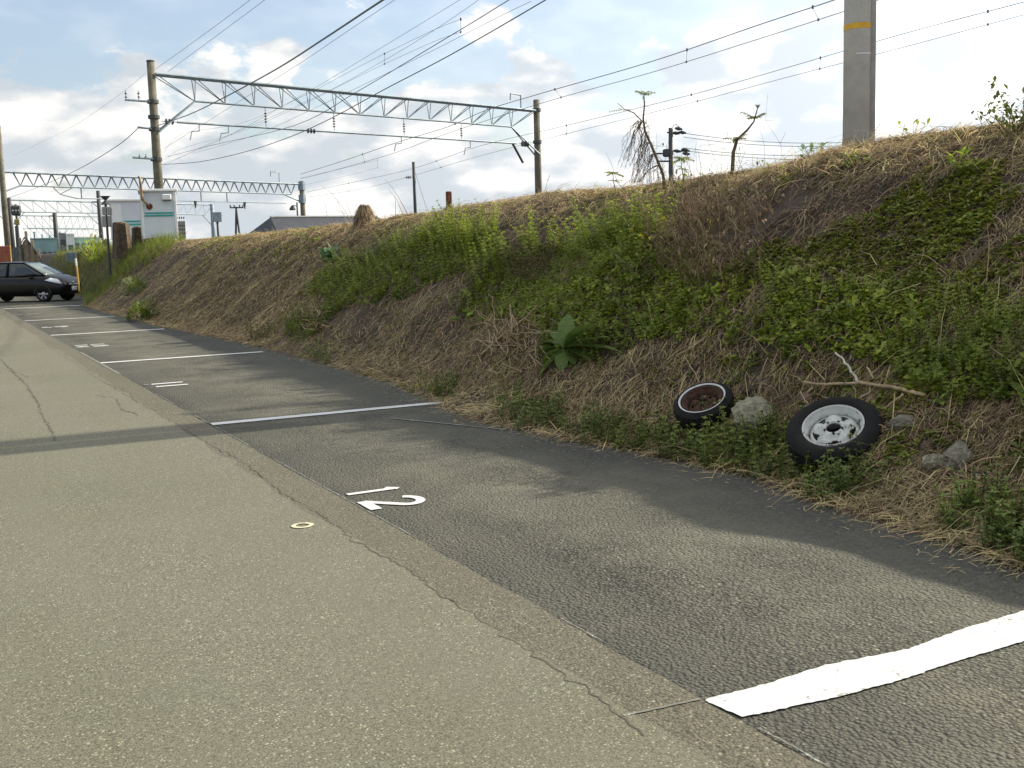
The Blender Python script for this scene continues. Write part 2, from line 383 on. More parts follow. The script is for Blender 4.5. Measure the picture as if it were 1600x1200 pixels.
tag(strip_mesh('road', -9, 1.885, -8, 60, .002, M_road, jr=.10, seed=2), kind='structure')
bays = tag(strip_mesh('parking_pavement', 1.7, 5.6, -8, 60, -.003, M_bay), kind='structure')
far = MB(); far.add([(-9, 60, -.01), (9, 60, -.01), (9, 160, -.01), (-9, 160, -.01)], [(0, 1, 2, 3)])
tag(far.build('road', M_road), kind='structure')

# cracks along the joint and in the old road
def crack(pts, w, m=M_crack, z=.007, root=None, name='crack'):
    P = []
    for a, b in zip(pts[:-1], pts[1:]):
        a = Vector(a); b = Vector(b); n = max(2, int((b - a).length / .035))
        for i in range(n): P.append(a.lerp(b, i / n))
    vs = []; fs = []
    for i, p in enumerate(P):
        d = (P[min(i + 1, len(P) - 1)] - P[max(i - 1, 0)]); d.z = 0; d.normalize(); s = Vector((-d.y, d.x, 0))
        o = s * (float(fbm(i * .45, p.y, 3, 7)) * .07 + random.uniform(-.012, .012)); ww = w * (.25 + 1.5 * max(0, float(vn(i * .21, p.x * 3, 4)) - .25))
        vs += [(p + o - s * ww).to_tuple()[:2] + (z,), (p + o + s * ww).to_tuple()[:2] + (z,)]
    for i in range(len(P) - 1): fs.append((2 * i, 2 * i + 1, 2 * i + 3, 2 * i + 2))
    return MB().add(vs, fs)
ROAD = [o for o in bpy.data.objects if o.name == 'road'][0]
joint = [on_z(*q) for q in [(1010, 1150), (960, 1110), (860, 1040), (760, 975), (650, 900), (560, 850), (500, 805), (440, 770), (385, 725), (330, 695), (270, 660), (150, 590), (60, 530)]]
crack([Vector((1.9, y + .0, 0)) if False else p for p, y in zip(joint, range(99))], .0055, z=.0035).build('crack', M_crack, ROAD)
for pl, w in (([(0, 560), (14, 575), (40, 600), (58, 625), (66, 650), (78, 668), (86, 690)], .010), ([(12, 580), (30, 584), (46, 590)], .008),
              ([(150, 618), (180, 622), (190, 640), (220, 650)], .006), ([(170, 600), (200, 612), (215, 630)], .006)):
    crack([on_z(*q) for q in pl], w, z=.0045).build('crack', M_crack, ROAD)

def sheet(poly, z=.0035, ragged=.004, seed=1):
    """flat ragged-edged paint polygon; poly in world XY"""
    P = []
    for i in range(len(poly)):
        a = Vector((*poly[i][:2], 0)); b = Vector((*poly[(i + 1) % len(poly)][:2], 0)); n = max(1, int((b - a).length / .02))
        for k in range(n):
            p = a.lerp(b, k / n); P.append((p.x + random.uniform(-1, 1) * ragged, p.y + random.uniform(-1, 1) * ragged, z))
    return MB().add(P, [tuple(range(len(P)))])
def from_px(poly): return [on_z(*q)[:2] for q in poly]
A_up = [(1100, 1095), (1210, 1066), (1290, 1040), (1420, 1015), (1500, 985), (1600, 955)]
A_lo = [(1600, 1003), (1490, 1036), (1400, 1066), (1300, 1092), (1160, 1122)]
ua = from_px(A_up); la = from_px(A_lo)
sheet(ua + [(4.45, 2.80), (4.45, 2.62)] + la).build('parking_line', M_white, bays)
for (y, x1, w, mm) in ((9.86, 4.52, .15, M_white), (17.04, 4.6, .15, M_white), (24.35, 4.45, .20, M_faded), (31.15, 4.4, .20, M_faded), (40.2, 4.6, .30, M_faded)):
    yy = 9.92 if y < 10 else y
    sheet([(2.17, yy + w / 2), (x1, y + w / 2 - (.02 if y < 10 else 0)), (x1, y - w / 2), (2.17, yy - w / 2)]).build('parking_line', mm, bays)
sheet([(2.14, 15.2), (2.175, 15.2), (2.175, 19.3), (2.14, 19.3)]).build('edge_line', M_oldwhite, bays)
for y0, y1 in ((2.2, 2.5), (3.4, 3.7), (5.2, 7.9), (8.6, 11.), (11.6, 12.6)):
    sheet([(2.163, y0), (2.17, y0), (2.17, y1), (2.163, y1)], ragged=.004).build('edge_line', M_oldwhite, bays)
sheet([(1.86, 2.79), (2.15, 2.765), (2.15, 2.778), (1.86, 2.803)], ragged=.002).build('chalk_line', M_oldwhite, bays)
sheet([(3.62, 9.2), (4.17, 7.98), (4.19, 7.99), (3.65, 9.22)], ragged=.006).build('chalk_line', M_oldwhite, bays)

def glyph(strokes, cx, cy, H, Wd, sw, m, gap=False):
    """strokes: polylines in unit box, u to the right (-Y), v up (+X)"""
    b = MB()
    for st in strokes:
        P = [Vector((cx + v * H, cy - (u - .5) * Wd, 0)) for u, v in st[0]]; w = st[1] * sw
        L_, R_ = [], []
        for i, p in enumerate(P):
            d = P[min(i + 1, len(P) - 1)] - P[max(i - 1, 0)]; d.normalize(); s = Vector((-d.y, d.x, 0)) * w / 2
            L_.append(p + s); R_.append(p - s)
        poly = L_ + R_[::-1]
        n = len(P)
        for i in range(n - 1):
            if gap and abs((P[i].x + P[i + 1].x) / 2 - cx - H * .47) < H * .06: continue
            b.add([(q.x, q.y, .0035 + .0002 * len(b.v) / 50) for q in (L_[i], L_[i + 1], R_[i + 1], R_[i])], [(0, 1, 2, 3)])
    return b.build('bay_number', m, bays)
arc = lambda cx, cy, rx, ry, a0, a1, n=12: [(cx + rx * math.cos(math.radians(a0 + (a1 - a0) * i / n)), cy + ry * math.sin(math.radians(a0 + (a1 - a0) * i / n))) for i in range(n + 1)]
ONE = [([(.5, 0), (.5, .93)], .85), ([(.22, .80), (.38, .88), (.60, 1.0)], .9)]
TWO = [(arc(.5, .72, .4, .25, 165, -25) + [(.1, .08)], 1), ([(.06, .07), (.95, .07)], 1.25)]
ZERO = [(arc(.5, .5, .38, .46, 0, 360, 20), 1)]
NINE = [(arc(.5, .70, .36, .27, 0, 360, 16), 1), ([(.86, .7), (.8, .35), (.5, .04), (.2, .06)], 1)]
EIGHT = [(arc(.5, .74, .3, .23, 0, 360, 14), 1), (arc(.5, .26, .38, .24, 0, 360, 14), 1)]
glyph(ONE, 2.215, 6.41, .34, .16, .062, M_white); glyph(TWO, 2.20, 6.05, .36, .27, .058, M_white)
glyph([([(.5, 0), (.5, 1)], 1)], 2.29, 13.60, .37, .16, .09, M_white); glyph([([(.5, 0), (.5, 1)], 1)], 2.29, 13.30, .37, .16, .09, M_white)
glyph([([(.5, 0), (.5, 1)], 1)], 2.2, 13.62, .07, .16, .09, M_oldwhite)
L10 = [(0, .0), (0, .42), (0, .52), (0, 1)]
glyph([([(.5, v) for _, v in L10], 1)], 2.25, 20.95, .50, .2, .11, M_faded, True); glyph(ZERO, 2.25, 20.55, .50, .34, .10, M_faded, True)
glyph(NINE, 2.30, 27.5, .50, .42, .13, M_faded, True); glyph(EIGHT, 2.32, 35.2, .50, .42, .12, M_oldwhite, True)
M_ring = paint('yellowed_paint', (.58, .54, .36), (.2, .19, .15), .3)
r = MB(); cx, cy = 1.735, 5.80; k = 28; vs = []
for i in range(k):
    a = 2 * math.pi * i / k; q = random.uniform(-.003, .003)
    vs += [(cx + math.cos(a) * (.062 + q), cy + math.sin(a) * (.062 + q), .0065), (cx + math.cos(a) * (.036 + q), cy + math.sin(a) * (.036 - q), .0065)]
r.add(vs, [(2 * i, 2 * ((i + 1) % k), 2 * ((i + 1) % k) + 1, 2 * i + 1) for i in range(k)])
r.build('survey_ring', M_ring, ROAD)

# embankment sheet
def embankment():
    xs = np.concatenate([np.arange(3.9, 9.2, .07), [9.6, 10.5, 12, 15, 20, 30, 60, 200, 500]])
    ys = np.concatenate([np.arange(-9, 14, .08), np.arange(14, 32, .2), np.arange(32, 70, .5), np.arange(70, 141, 4)])
    X, Y = np.meshgrid(xs, ys); Z = height(X, Y); n, m_ = X.shape
    V = np.stack([X.ravel(), Y.ravel(), Z.ravel()], 1); i, j = np.meshgrid(np.arange(n - 1), np.arange(m_ - 1), indexing='ij'); a = (i * m_ + j).ravel()
    return big_mesh('embankment', V, np.stack([a, a + 1, a + 1 + m_, a + m_], 1), M_soil, smooth=True)
tag(embankment(), kind='structure')

# ------------------------------------------------------------------ vegetation scatter
M_straw = mat('dry_straw', (.56, .44, .215), .8, var=.2, scale=2.2, col2=(.24, .17, .085), island=.45, trans=.12)
M_thatch = mat('dried_thatch', (.39, .285, .15), .85, var=.2, scale=1.6, col2=(.15, .10, .06), island=.5, trans=.12)
M_rimstraw = mat('sunlit_straw', (.66, .53, .27), .8, var=.2, scale=2., island=.4, trans=.4)  # paler than the other straw: the sunlit rim is put into the colour
M_leafY = mat('creeper_leaf', (.31, .34, .045), .55, var=.2, scale=1.5, col2=(.15, .18, .025), island=.4, trans=.35)
M_leafG = mat('weed_leaf', (.30, .35, .036), .6, var=.2, scale=1.4, col2=(.12, .165, .02), island=.45, trans=.32)
M_leafD = mat('toe_leaf', (.19, .24, .035), .6, var=.2, scale=2., col2=(.10, .14, .022), island=.4, trans=.3)
M_bright = mat('young_sunlit_leaf', (.30, .36, .045), .5, var=.2, scale=3., island=.3, trans=.5)

POLY = dict(
 weedA=[(470,462),(505,430),(560,402),(620,382),(680,366),(715,358),(770,368),(792,388),(760,420),(722,436),(660,446),(625,468),(560,482),(520,500),(490,528),(448,528),(455,505),(505,485),(515,470)],
 weedB=[(708,498),(722,462),(765,420),(800,400),(880,392),(940,372),(1010,350),(1050,370),(1050,420),(1110,440),(1200,430),(1290,452),(1400,468),(1500,472),(1600,480),(1900,480),(1900,640),(1600,640),(1480,640),(1420,610),(1330,560),(1230,548),(1100,520),(1000,545),(920,560),(850,560),(838,520),(790,490),(745,515)],
 creep=[(1040,330),(1130,330),(1190,290),(1280,262),(1350,262),(1420,285),(1500,262),(1600,250),(1900,240),(1900,500),(1300,480),(1170,440),(1050,440)],
 creep2=[(1130,560),(1250,560),(1340,580),(1430,620),(1600,640),(1900,640),(1900,760),(1560,760),(1400,720),(1240,640),(1120,600)],
 toe1=[(778,634),(800,622),(880,632),(900,655),(880,668),(820,662)],
 toe2=[(890,668),(940,672),(1010,684),(1060,688),(1060,722),(980,706),(900,690)],
 toe3=[(1030,672),(1150,668),(1240,690),(1280,730),(1400,748),(1340,775),(1230,772),(1140,738),(1030,716)],
 toe4=[(1480,815),(1560,802),(1900,830),(1900,960),(1600,872),(1500,838)],
 toe5=[(655,602),(690,594),(712,602),(700,618),(665,618)],
 toe6=[(470,560),(505,556),(520,570),(490,574)],
 toe7=[(390,520),(425,515),(430,530),(395,530)],
 farG=[(185,386),(235,376),(300,366),(268,388),(214,425),(172,455),(140,478),(100,470),(60,440),(60,400),(140,392)],
 farG2=[(330,372),(480,362),(520,372),(450,400),(370,430),(300,430),(300,400)],
)
def sample(n, poly=None, x=(4.2, 8.4), y=(1.5, 62), p=1.3, noise_thr=None, nscale=1.1, seed=0, margin=220):
    """points on the slope, density falling with distance"""
    r = np.random.default_rng(100 + seed); u = r.random(n * 4)
    Y = ((y[0] + 3) ** (1 - p) + u * ((y[1] + 3) ** (1 - p) - (y[0] + 3) ** (1 - p))) ** (1 / (1 - p)) - 3
    X = x[0] + r.random(n * 4) * (x[1] - x[0])
    xt = np.interp(Y, TY, TX); ok = X > xt - .04
    X, Y = X[ok], Y[ok]; Z = height(X, Y); P = np.stack([X, Y, Z], 1); px = project(P)
    ok = (px[:, 0] > -margin) & (px[:, 0] < 1600 + margin)
    if poly is not None:
        jit = px + np.stack([fbm(X * 3, Y * 3, 3, 21), fbm(X * 3, Y * 3, 3, 33)], 1) * (620 / np.maximum(3, np.hypot(X, Y)))[:, None] + np.random.default_rng(seed + 77).normal(0, 60, (len(X), 2)) / np.maximum(3, np.hypot(X, Y))[:, None]
        q = np.zeros(len(P), bool)
        for k in poly: q |= inpoly(jit, POLY[k])
        ok &= q
    if noise_thr is not None: ok &= vn(X * nscale, Y * nscale, seed + 3) * .6 + vn(X * nscale * 3.1, Y * nscale * 3.1, seed + 8) * .4 > noise_thr - .08 + .16 * np.random.default_rng(seed + 78).random(len(X))
    return P[ok][:n]
def blades(P, L, wd, up_=.35, bend=.3, seed=0, dirb=None, lift=.0, dirw=0.):
    """curved two-segment blades; returns verts, quads"""
    r = np.random.default_rng(500 + seed); n = len(P)
    L = L[0] + (L[1] - L[0]) * r.random(n) ** 1.5; a = r.random(n) * 2 * np.pi
    if dirb is not None: a = dirb + (r.random(n) - .5) * dirw
    e = .4; s = (height(P[:, 0] + e, P[:, 1]) - height(P[:, 0] - e, P[:, 1])) / (2 * e)
    dx, dy = np.cos(a), np.sin(a)
    t = np.stack([dx, dy, dx * np.clip(s, 0, 1.2) + (r.random(n) ** 2) * up_ * 2 - up_ * .25], 1); t /= np.linalg.norm(t, axis=1)[:, None]
    sd = np.stack([-dy, dx, (r.random(n) - .5) * 1.5], 1); sd /= np.linalg.norm(sd, axis=1)[:, None]
    w = (wd[0] + (wd[1] - wd[0]) * r.random(n))[:, None]; P0 = P + np.array([0, 0, 1]) * (lift * r.random(n))[:, None]
    k = ((r.random(n) - .5) * 2 * bend)[:, None]; Lc = L[:, None]
    c1 = P0 + t * Lc * .5 + sd * Lc * k * .3 + np.array([0, 0, .05]) * Lc; c2 = P0 + t * Lc + sd * Lc * k - np.array([0, 0, .10]) * Lc * (1 if up_ < .8 else 0)
    wv = np.cross(t, np.array([0, 0, 1.])) * .8 + np.array([0, 0, 1.]) * (r.random(n) - .5)[:, None] * 1.2; wv /= np.maximum(1e-6, np.linalg.norm(wv, axis=1))[:, None]
    V = np.stack([P0 - wv * w, P0 + wv * w, c1 - wv * w, c1 + wv * w, c2 - wv * w * .3, c2 + wv * w * .3], 1).reshape(-1, 3)
    b = np.arange(n)[:, None] * 6
    return V, np.concatenate([b + np.array([[0, 1, 3, 2]]), b + np.array([[2, 3, 5, 4]])])
def merge(*parts):
    V = []; Q = []; o = 0
    for v, q in parts: V.append(v); Q.append(q + o); o += len(v)
    return np.concatenate(V), np.concatenate(Q)
def instances(tv, tf, P, S, seed=0, tilt=.3, lean=None):
    r = np.random.default_rng(900 + seed); n = len(P); a = r.random(n) * 2 * np.pi; ca, sa = np.cos(a), np.sin(a)
    tx = (r.random(n) - .5) * 2 * tilt; ty = (r.random(n) - .5) * 2 * tilt
    if lean is not None: tx = tx + lean[0]; ty = ty + lean[1]
    x = tv[None, :, 0] * ca[:, None] - tv[None, :, 1] * sa[:, None]; y = tv[None, :, 0] * sa[:, None] + tv[None, :, 1] * ca[:, None]; z = np.repeat(tv[None, :, 2], n, 0)
    x2 = x + z * tx[:, None]; y2 = y + z * ty[:, None]; z2 = z - x * tx[:, None] * .8 - y * ty[:, None] * .8
    V = np.stack([x2, y2, z2], 2) * np.asarray(S)[:, None, None] + P[:, None, :]
    return V.reshape(-1, 3), (tf[None] + (np.arange(n) * len(tv))[:, None, None]).reshape(-1, tf.shape[1])
def tmpl(mb):
    return np.array([q[:] for q in mb.v]), np.array([q for q in mb.f if len(q) == 4])
def t_rosette(n, L, Wd, rise, seed):
    random.seed(seed); b = MB()
    for i in range(n):
        a = 2 * math.pi * i / n + random.uniform(-.4, .4); e = random.uniform(.1, 1.1) * rise
        b.leaf((0, 0, random.uniform(0, .02)), (math.cos(a), math.sin(a), e), (0, 0, 1), L * random.uniform(.7, 1.2), Wd * random.uniform(.8, 1.2), 2, .4, .3)
    return tmpl(b)
def t_weed(h, whorls, nl, L, Wd, seed, bendy=.15):
    random.seed(seed); b = MB(); bx, by = random.uniform(-1, 1) * bendy, random.uniform(-1, 1) * bendy
    st = [Vector((bx * t * t * h, by * t * t * h, h * t)) for t in (0, .35, .7, 1)]
    b.tube(st, [.003, .0015], 3, False)
    for k in range(whorls):
        t = .12 + .88 * k / (whorls - 1); c = Vector((bx * t * t * h, by * t * t * h, h * t)); s = 1 - .45 * t
        for i in range(nl):
            a = 2 * math.pi * i / nl + k * .5 + random.uniform(-.3, .3)
            b.leaf(c, (math.cos(a), math.sin(a), random.uniform(-.1, .6) + (.5 if k == whorls - 1 else 0)), (0, 0, 1), L * s * random.uniform(.8, 1.2), Wd * s, 2, .4, .2)
    return tmpl(b)
def multi(tl, P, Sr, seed=0, **k):
    r = np.random.default_rng(40 + seed); idx = r.integers(0, len(tl), len(P)); S = Sr[0] + (Sr[1] - Sr[0]) * r.random(len(P)); out = []
    for i, (tv, tf) in enumerate(tl):
        s = idx == i
        if s.any(): out.append(instances(tv, tf, P[s], S[s], seed + i, **k))
    return merge(*out)

def dist_scale(P, base=9., p=.75): return np.maximum(1, np.hypot(P[:, 0], P[:, 1]) / base) ** p
# --- straw near the toe and thatch further up
Ps = sample(62000, x=(4.2, 6.4), y=(1.5, 26), p=1.9, seed=1); pxs = project(Ps)
green = np.zeros(len(Ps), bool)
for k in ('weedA', 'weedB'): green |= inpoly(pxs, POLY[k])
Ps = Ps[~green | (np.random.default_rng(1).random(len(Ps)) < .25)]
hgt_t = (Ps[:, 0] - np.interp(Ps[:, 1], TY, TX)) / 2.9; keep = np.random.default_rng(2).random(len(Ps)) < np.clip(1.25 - hgt_t * 1.6, .08, 1); Ps = Ps[keep]
v1 = blades(Ps, (.04, .22), (.0013, .0032), .16, .35, 1, lift=.03)
Pl = sample(2400, x=(4.4, 8.0), y=(1.5, 24), p=1.5, seed=31); pl_ = project(Pl); Pl = Pl[~(inpoly(pl_, POLY['weedB']) | inpoly(pl_, POLY['weedA']) | inpoly(pl_, POLY['creep'])) | (np.random.default_rng(8).random(len(Pl)) < .22)]; Pl[:, 2] += .02; vl = blades(Pl, (.2, .6), (.0016, .0036), .22, .35, 31, lift=.05)
rr = np.random.default_rng(61); ny = 2600; Y_ = 1.5 + rr.random(ny) ** 1.6 * 20; X_ = np.interp(Y_, TY, TX) - np.abs(rr.normal(0, .16, ny)) + .03
Pz = np.stack([X_, Y_, np.full(ny, .004)], 1); vz = blades(Pz, (.02, .11), (.001, .0024), .03, .4, 61, lift=.004); vz[0][:, 2] = np.maximum(vz[0][:, 2], .002)
tag(big_mesh('dry_straw', *merge(v1, vl, vz), M_straw), 'tangled pale dry straw lying along the foot of the bank', 'dry grass', kind='stuff')
Pt = sample(120000, x=(4.7, 8.3), y=(1.5, 30), p=1.7, seed=2)
bare = vn(Pt[:, 0] * 2.1, Pt[:, 1] * 2.1, 41) * .6 + vn(Pt[:, 0] * 6, Pt[:, 1] * 6, 43) * .4; Pt = Pt[bare > .31]
v2 = blades(Pt, (.03, .17), (.0014, .0040), .22, .6, 2, lift=.04)
Pf = sample(80000, x=(4.4, 8.3), y=(18, 75), p=1.5, seed=3); v3 = blades(Pf, (.05, .20), (.0025, .006), .16, .6, 3, lift=.03)
M_fargrass = mat('far_dry_grass', (.50, .375, .185), .85, var=.2, scale=.9, col2=(.25, .18, .095), island=.45, trans=.12)
tag(big_mesh('far_dry_grass', *v3, M_fargrass), 'tan dead grass on the farther stretch of the bank', 'dead grass', kind='stuff')
tag(big_mesh('dried_thatch', *v2, M_thatch), 'brown dead grass and creeper thatch covering the upper bank', 'dead grass', kind='stuff')
Pc = sample(30000, x=(7.0, 8.4), y=(2, 50), p=1.5, seed=4)
v4 = blades(Pc, (.05, .20), (.0018, .004), .40, .4, 4); Pc2 = Pc[::6]
v4b = blades(Pc2, (.10, .26), (.0015, .003), .9, .3, 5)
tag(big_mesh('crest_grass', *merge(v4, v4b), M_rimstraw), 'sunlit straw-coloured grass fringe on the crest of the bank', 'dry grass', kind='stuff')
# --- ground cover
ros = [t_rosette(6, .045, .024, .7, 11), t_rosette(5, .05, .028, .9, 12), t_rosette(7, .035, .02, 1.2, 13)]
Pg = sample(26000, ['creep'], noise_thr=.60, nscale=1.3, y=(1.5, 18), seed=5)
Pg2 = sample(11000, ['creep2'], noise_thr=.50, nscale=1.8, y=(1.5, 12), seed=6)
Pg = np.concatenate([Pg, Pg2]); Pg[:, 2] += .02
tag(big_mesh('ground_creeper', *multi(ros, Pg, (.5, 1.15), 6, tilt=.5), M_leafY), 'low yellow-green creeper with small leaves on the upper right bank', 'creeper', kind='stuff')
# --- tall weeds
wd = [t_weed(.30, 7, 5, .045, .014, 21), t_weed(.24, 6, 5, .05, .017, 22), t_weed(.36, 8, 5, .04, .013, 23, .3), t_weed(.2, 5, 6, .05, .02, 24)]
Pw = sample(9000, ['weedB'], y=(1.5, 18), p=1.3, noise_thr=.36, nscale=1.6, seed=7)
Pw2 = sample(5200, ['weedA'], y=(7, 40), p=1.2, seed=8)
Pw3 = sample(4200, ['farG'], y=(18, 75), p=1.05, seed=9)
w1 = multi(wd, Pw, (.25, .72), 7, tilt=.35, lean=(-.25, 0)); w2 = multi(wd, Pw2, (.6, 1.15), 8, tilt=.3, lean=(-.2, 0)); w3 = multi(wd[:2], Pw3, (.7, 1.4), 9, tilt=.4)
tag(big_mesh('tall_weeds', *merge(w1, w2, w3), M_leafG), 'dense green weeds with whorled leaves in drifts across the bank', 'weeds', kind='stuff')
Pr = np.concatenate([sample(14000, ['weedB'], y=(1.5, 18), p=1.4, noise_thr=.45, nscale=1.6, seed=10), sample(7000, ['weedA'], y=(7, 40), p=1.2, seed=11), sample(1500, ['farG2'], y=(18, 60), noise_thr=.5, seed=19)]); Pr[:, 2] += .03
tag(big_mesh('weed_undergrowth', *multi(ros, Pr, (.6, 1.5), 10, tilt=.8), M_leafG), 'dark green leafy undergrowth filling the weed drifts', 'weeds', kind='stuff')
# taller weeds on the drifts' upper edges, sunlight put into their brighter leaf colour
POLY['top1'] = [(660, 372), (712, 352), (775, 360), (795, 384), (740, 400), (690, 396)]
POLY['top2'] = [(735, 445), (790, 392), (880, 384), (960, 368), (1040, 350), (1035, 400), (940, 415), (850, 412), (790, 430), (750, 452)]
wt = [t_weed(.30, 9, 6, .045, .020, 51, .3), t_weed(.24, 7, 6, .05, .022, 52, .4)]
Pa_ = sample(1900, ['top1', 'top2'], y=(6, 26), p=1.1, seed=52)
tag(big_mesh('sunlit_weeds', *multi(wt, Pa_, (.9, 1.7), 52, tilt=.35, lean=(-.1, 0)), M_bright), 'brighter yellow-green weeds catching the sun along the top of the drifts', 'weeds', kind='stuff')
# --- toe patches
tw = [t_weed(.11, 4, 5, .032, .02, 31), t_weed(.08, 3, 6, .03, .02, 32), t_weed(.14, 5, 5, .03, .018, 33)]
Pq = sample(11000, ['toe1', 'toe2', 'toe3', 'toe4', 'toe5', 'toe6', 'toe7'], y=(1, 30), p=1.6, seed=12)
tag(big_mesh('kerbside_weeds', *multi(tw, Pq, (.7, 1.6), 12, tilt=.4), M_leafD), 'low dark green weeds in patches along the asphalt edge', 'weeds', kind='stuff')
# thin sprinkling of small leaves everywhere on the straw
Pe = sample(5000, y=(1.5, 40), x=(4.5, 7.8), noise_thr=.56, nscale=.9, p=1.5, seed=14)
tag(big_mesh('scattered_seedlings', *multi(ros, Pe, (.4, 1.1), 14, tilt=.5), M_leafY), 'small scattered green seedlings among the straw', 'seedlings', kind='stuff')

# ------------------------------------------------------------------ railway: masts, gantries, wires
M_conc = mat('concrete', (.60, .585, .54), .85, var=.12, scale=3., bump=.3, bscale=60.)
M_conc2 = mat('weathered_concrete', (.20, .18, .13), .9, var=.35, scale=2.5, bump=.3, bscale=50., col2=(.09, .085, .06))
M_steel = mat('galvanised_steel', (.22, .28, .31), .55, metal=.3, var=.25, scale=2.)
M_dark = mat('dark_steel', (.045, .05, .05), .6, var=.3, scale=2.)
M_wire = mat('wire', (.12, .14, .16), .6, var=.1)
M_ins = mat('insulator_porcelain', (.10, .09, .09), .3, var=.2)
M_yel = mat('yellow_band_paint', (.75, .42, .02), .5, var=.12, scale=9.)
M_whitep = mat('white_enamel', (.72, .73, .73), .5, var=.06, scale=3.)

def insulator(a, b, root, n=4, r=.09):
    a, b = Vector(a), Vector(b); m = MB(); m.tube([a, b], .015, 5)
    d = (b - a)
    for i in range(n):
        c = a + d * (.3 + .4 * i / max(1, n - 1)); u = d.normalized() * .03
        m.tube([c - u, c - u * .2, c + u], [r * .35, r, r * .5], 8)
    return m.build('insulator', M_ins, root)

def truss(root, a, b, dep, n, off, dual=True, start=1., style='N', r=.045):
    """a, b top chord ends; off = offset vector of the twin top chord; triangular section"""
    a, b = Vector(a), Vector(b); off = Vector(off); L = (b - a).length; d = (b - a) / L; dn = Vector((0, 0, -dep))
    top = MB(); top.tube([a + off, b + off], r * 1.5, 5); 
    if dual: top.tube([a - off, b - off], r * 1.5, 5)
    for i in range(n * 2 + 1):
        if dual: p = a + d * L * i / (n * 2); q = a + d * L * min(1, (i + 1) / (n * 2)); top.tube([p + off, q - off], r * .5, 4)
    top.build('top_chord', M_steel, root)
    nodes = [a + d * (start + (L - 2 * start) * i / n) + dn for i in range(n + 1)]
    MB().tube([nodes[0], nodes[-1]], r * 1.2, 5).build('bottom_chord', M_steel, root)
    w = MB()
    for i, q in enumerate(nodes):
        t = q - dn
        for s in ((1, -1) if dual else (1,)):
            o = off * s
            if style == 'N':
                w.tube([q, t + o], r * .55, 4)
                if i <= n // 2: w.tube([q, (nodes[i - 1] - dn if i else a) + o], r * .6, 4)
                if i >= n // 2: w.tube([q, (nodes[i + 1] - dn if i < n else b) + o], r * .6, 4)
            else:
                h = (nodes[1] - nodes[0]) / 2; w.tube([q, t - h + o], r * .7, 4); w.tube([q, t + h + o], r * .7, 4)
    w.build('web_bracing', M_steel, root)
    return nodes

def mast(name, top, base_z, r0, r1, label, group=None, m=M_conc2, cat='mast', n=12, lean=(0, 0)):
    top = Vector(top); base = Vector((top.x + lean[0], top.y + lean[1], base_z)); t = thing(name, base, label, cat, group)
    MB().tube([base + Vector((0, 0, -.3)), base.lerp(top, .5), top], [r0, (r0 + r1) / 2, r1], n).build('shaft', m, t, smooth=True)
    return t

# --- first gantry: two concrete masts and the truss between them
ML = on_y(235, 96, 47); MR = on_z(838, 156, 9.55)
gm = 'masts of the nearest gantry'
t = mast('gantry_mast', ML, 1.9, .20, .155, 'tall weathered concrete mast with three side arms behind the white hut', gm)
MB().tube([ML + Vector((0, 0, -.02)), ML + Vector((0, 0, .04))], .165, 12).build('cap', M_dark, t)
def arm(root, px, y0, px2, y2, Y, r=.045, name='side_arm', m=None):
    a = on_y(px, y0, Y); b = on_y(px2, y2, Y); MB().tube([a, b], r, 5).build(name, m or M_steel, root); return a, b
arm(t, 195, 156, 243, 159.5, 46.85)
for x in (197, 217):
    q = on_y(x, 156, 46.85); insulator(q, q + Vector((0, 0, .36)), t, 2, .06)
arm(t, 215, 199, 246, 202, 46.85); arm(t, 207, 246, 249, 249, 46.85)
for x in (218, 228): q = on_y(x, 247, 46.85); insulator(q, q + Vector((0, 0, .16)), t, 1, .05)
for y in (159, 183, 202, 249):
    q = on_y(239 + (y - 159) * .06, y, 47); MB().tube([q - Vector((0, 0, .07)), q + Vector((0, 0, .07))], .235, 12).build('clamp_band', M_dark, t)
t = mast('gantry_mast', MR, 1.9, .21, .17, 'weathered concrete mast carrying the right end of the long gantry', gm)
for y in (172, 222):
    d = ray(838, y); q = Vector((MR.x, MR.y, CAMH + d.z * math.hypot(MR.x, MR.y) / math.hypot(d.x, d.y))); MB().tube([q - Vector((0, 0, .08)), q + Vector((0, 0, .08))], .24, 12).build('clamp_band', M_dark, t)
ga = Vector((ML.x + .1, ML.y, 9.0)); gb = Vector((MR.x - .15, MR.y, 8.95)); gd = (gb - ga).normalized(); gp = Vector((-gd.y, gd.x, 0))
t = thing('overhead_gantry', ga, 'long grey-green lattice gantry nearest the camera, spanning two concrete masts', 'gantry', 'lattice gantries over the tracks')
nodes = truss(t, ga, gb, .95, 13, gp * .17, start=1.75, r=.04)
for q, e, mm in ((nodes[0], ga, ML), (nodes[-1], gb, MR)):
    for s in (-1, 1): MB().tube([q, Vector((mm.x, mm.y, 6.6)) + gp * .2 * s], .04, 5).build('knee_brace', M_steel, t)
hk = gb - gd * 1.0; MB().tube([hk, hk + Vector((0, 0, .75)), hk + Vector((0, 0, .8)) - gd * .75, hk + Vector((0, 0, .45)) - gd * .78], .035, 5).build('lamp_hook', M_steel, t)
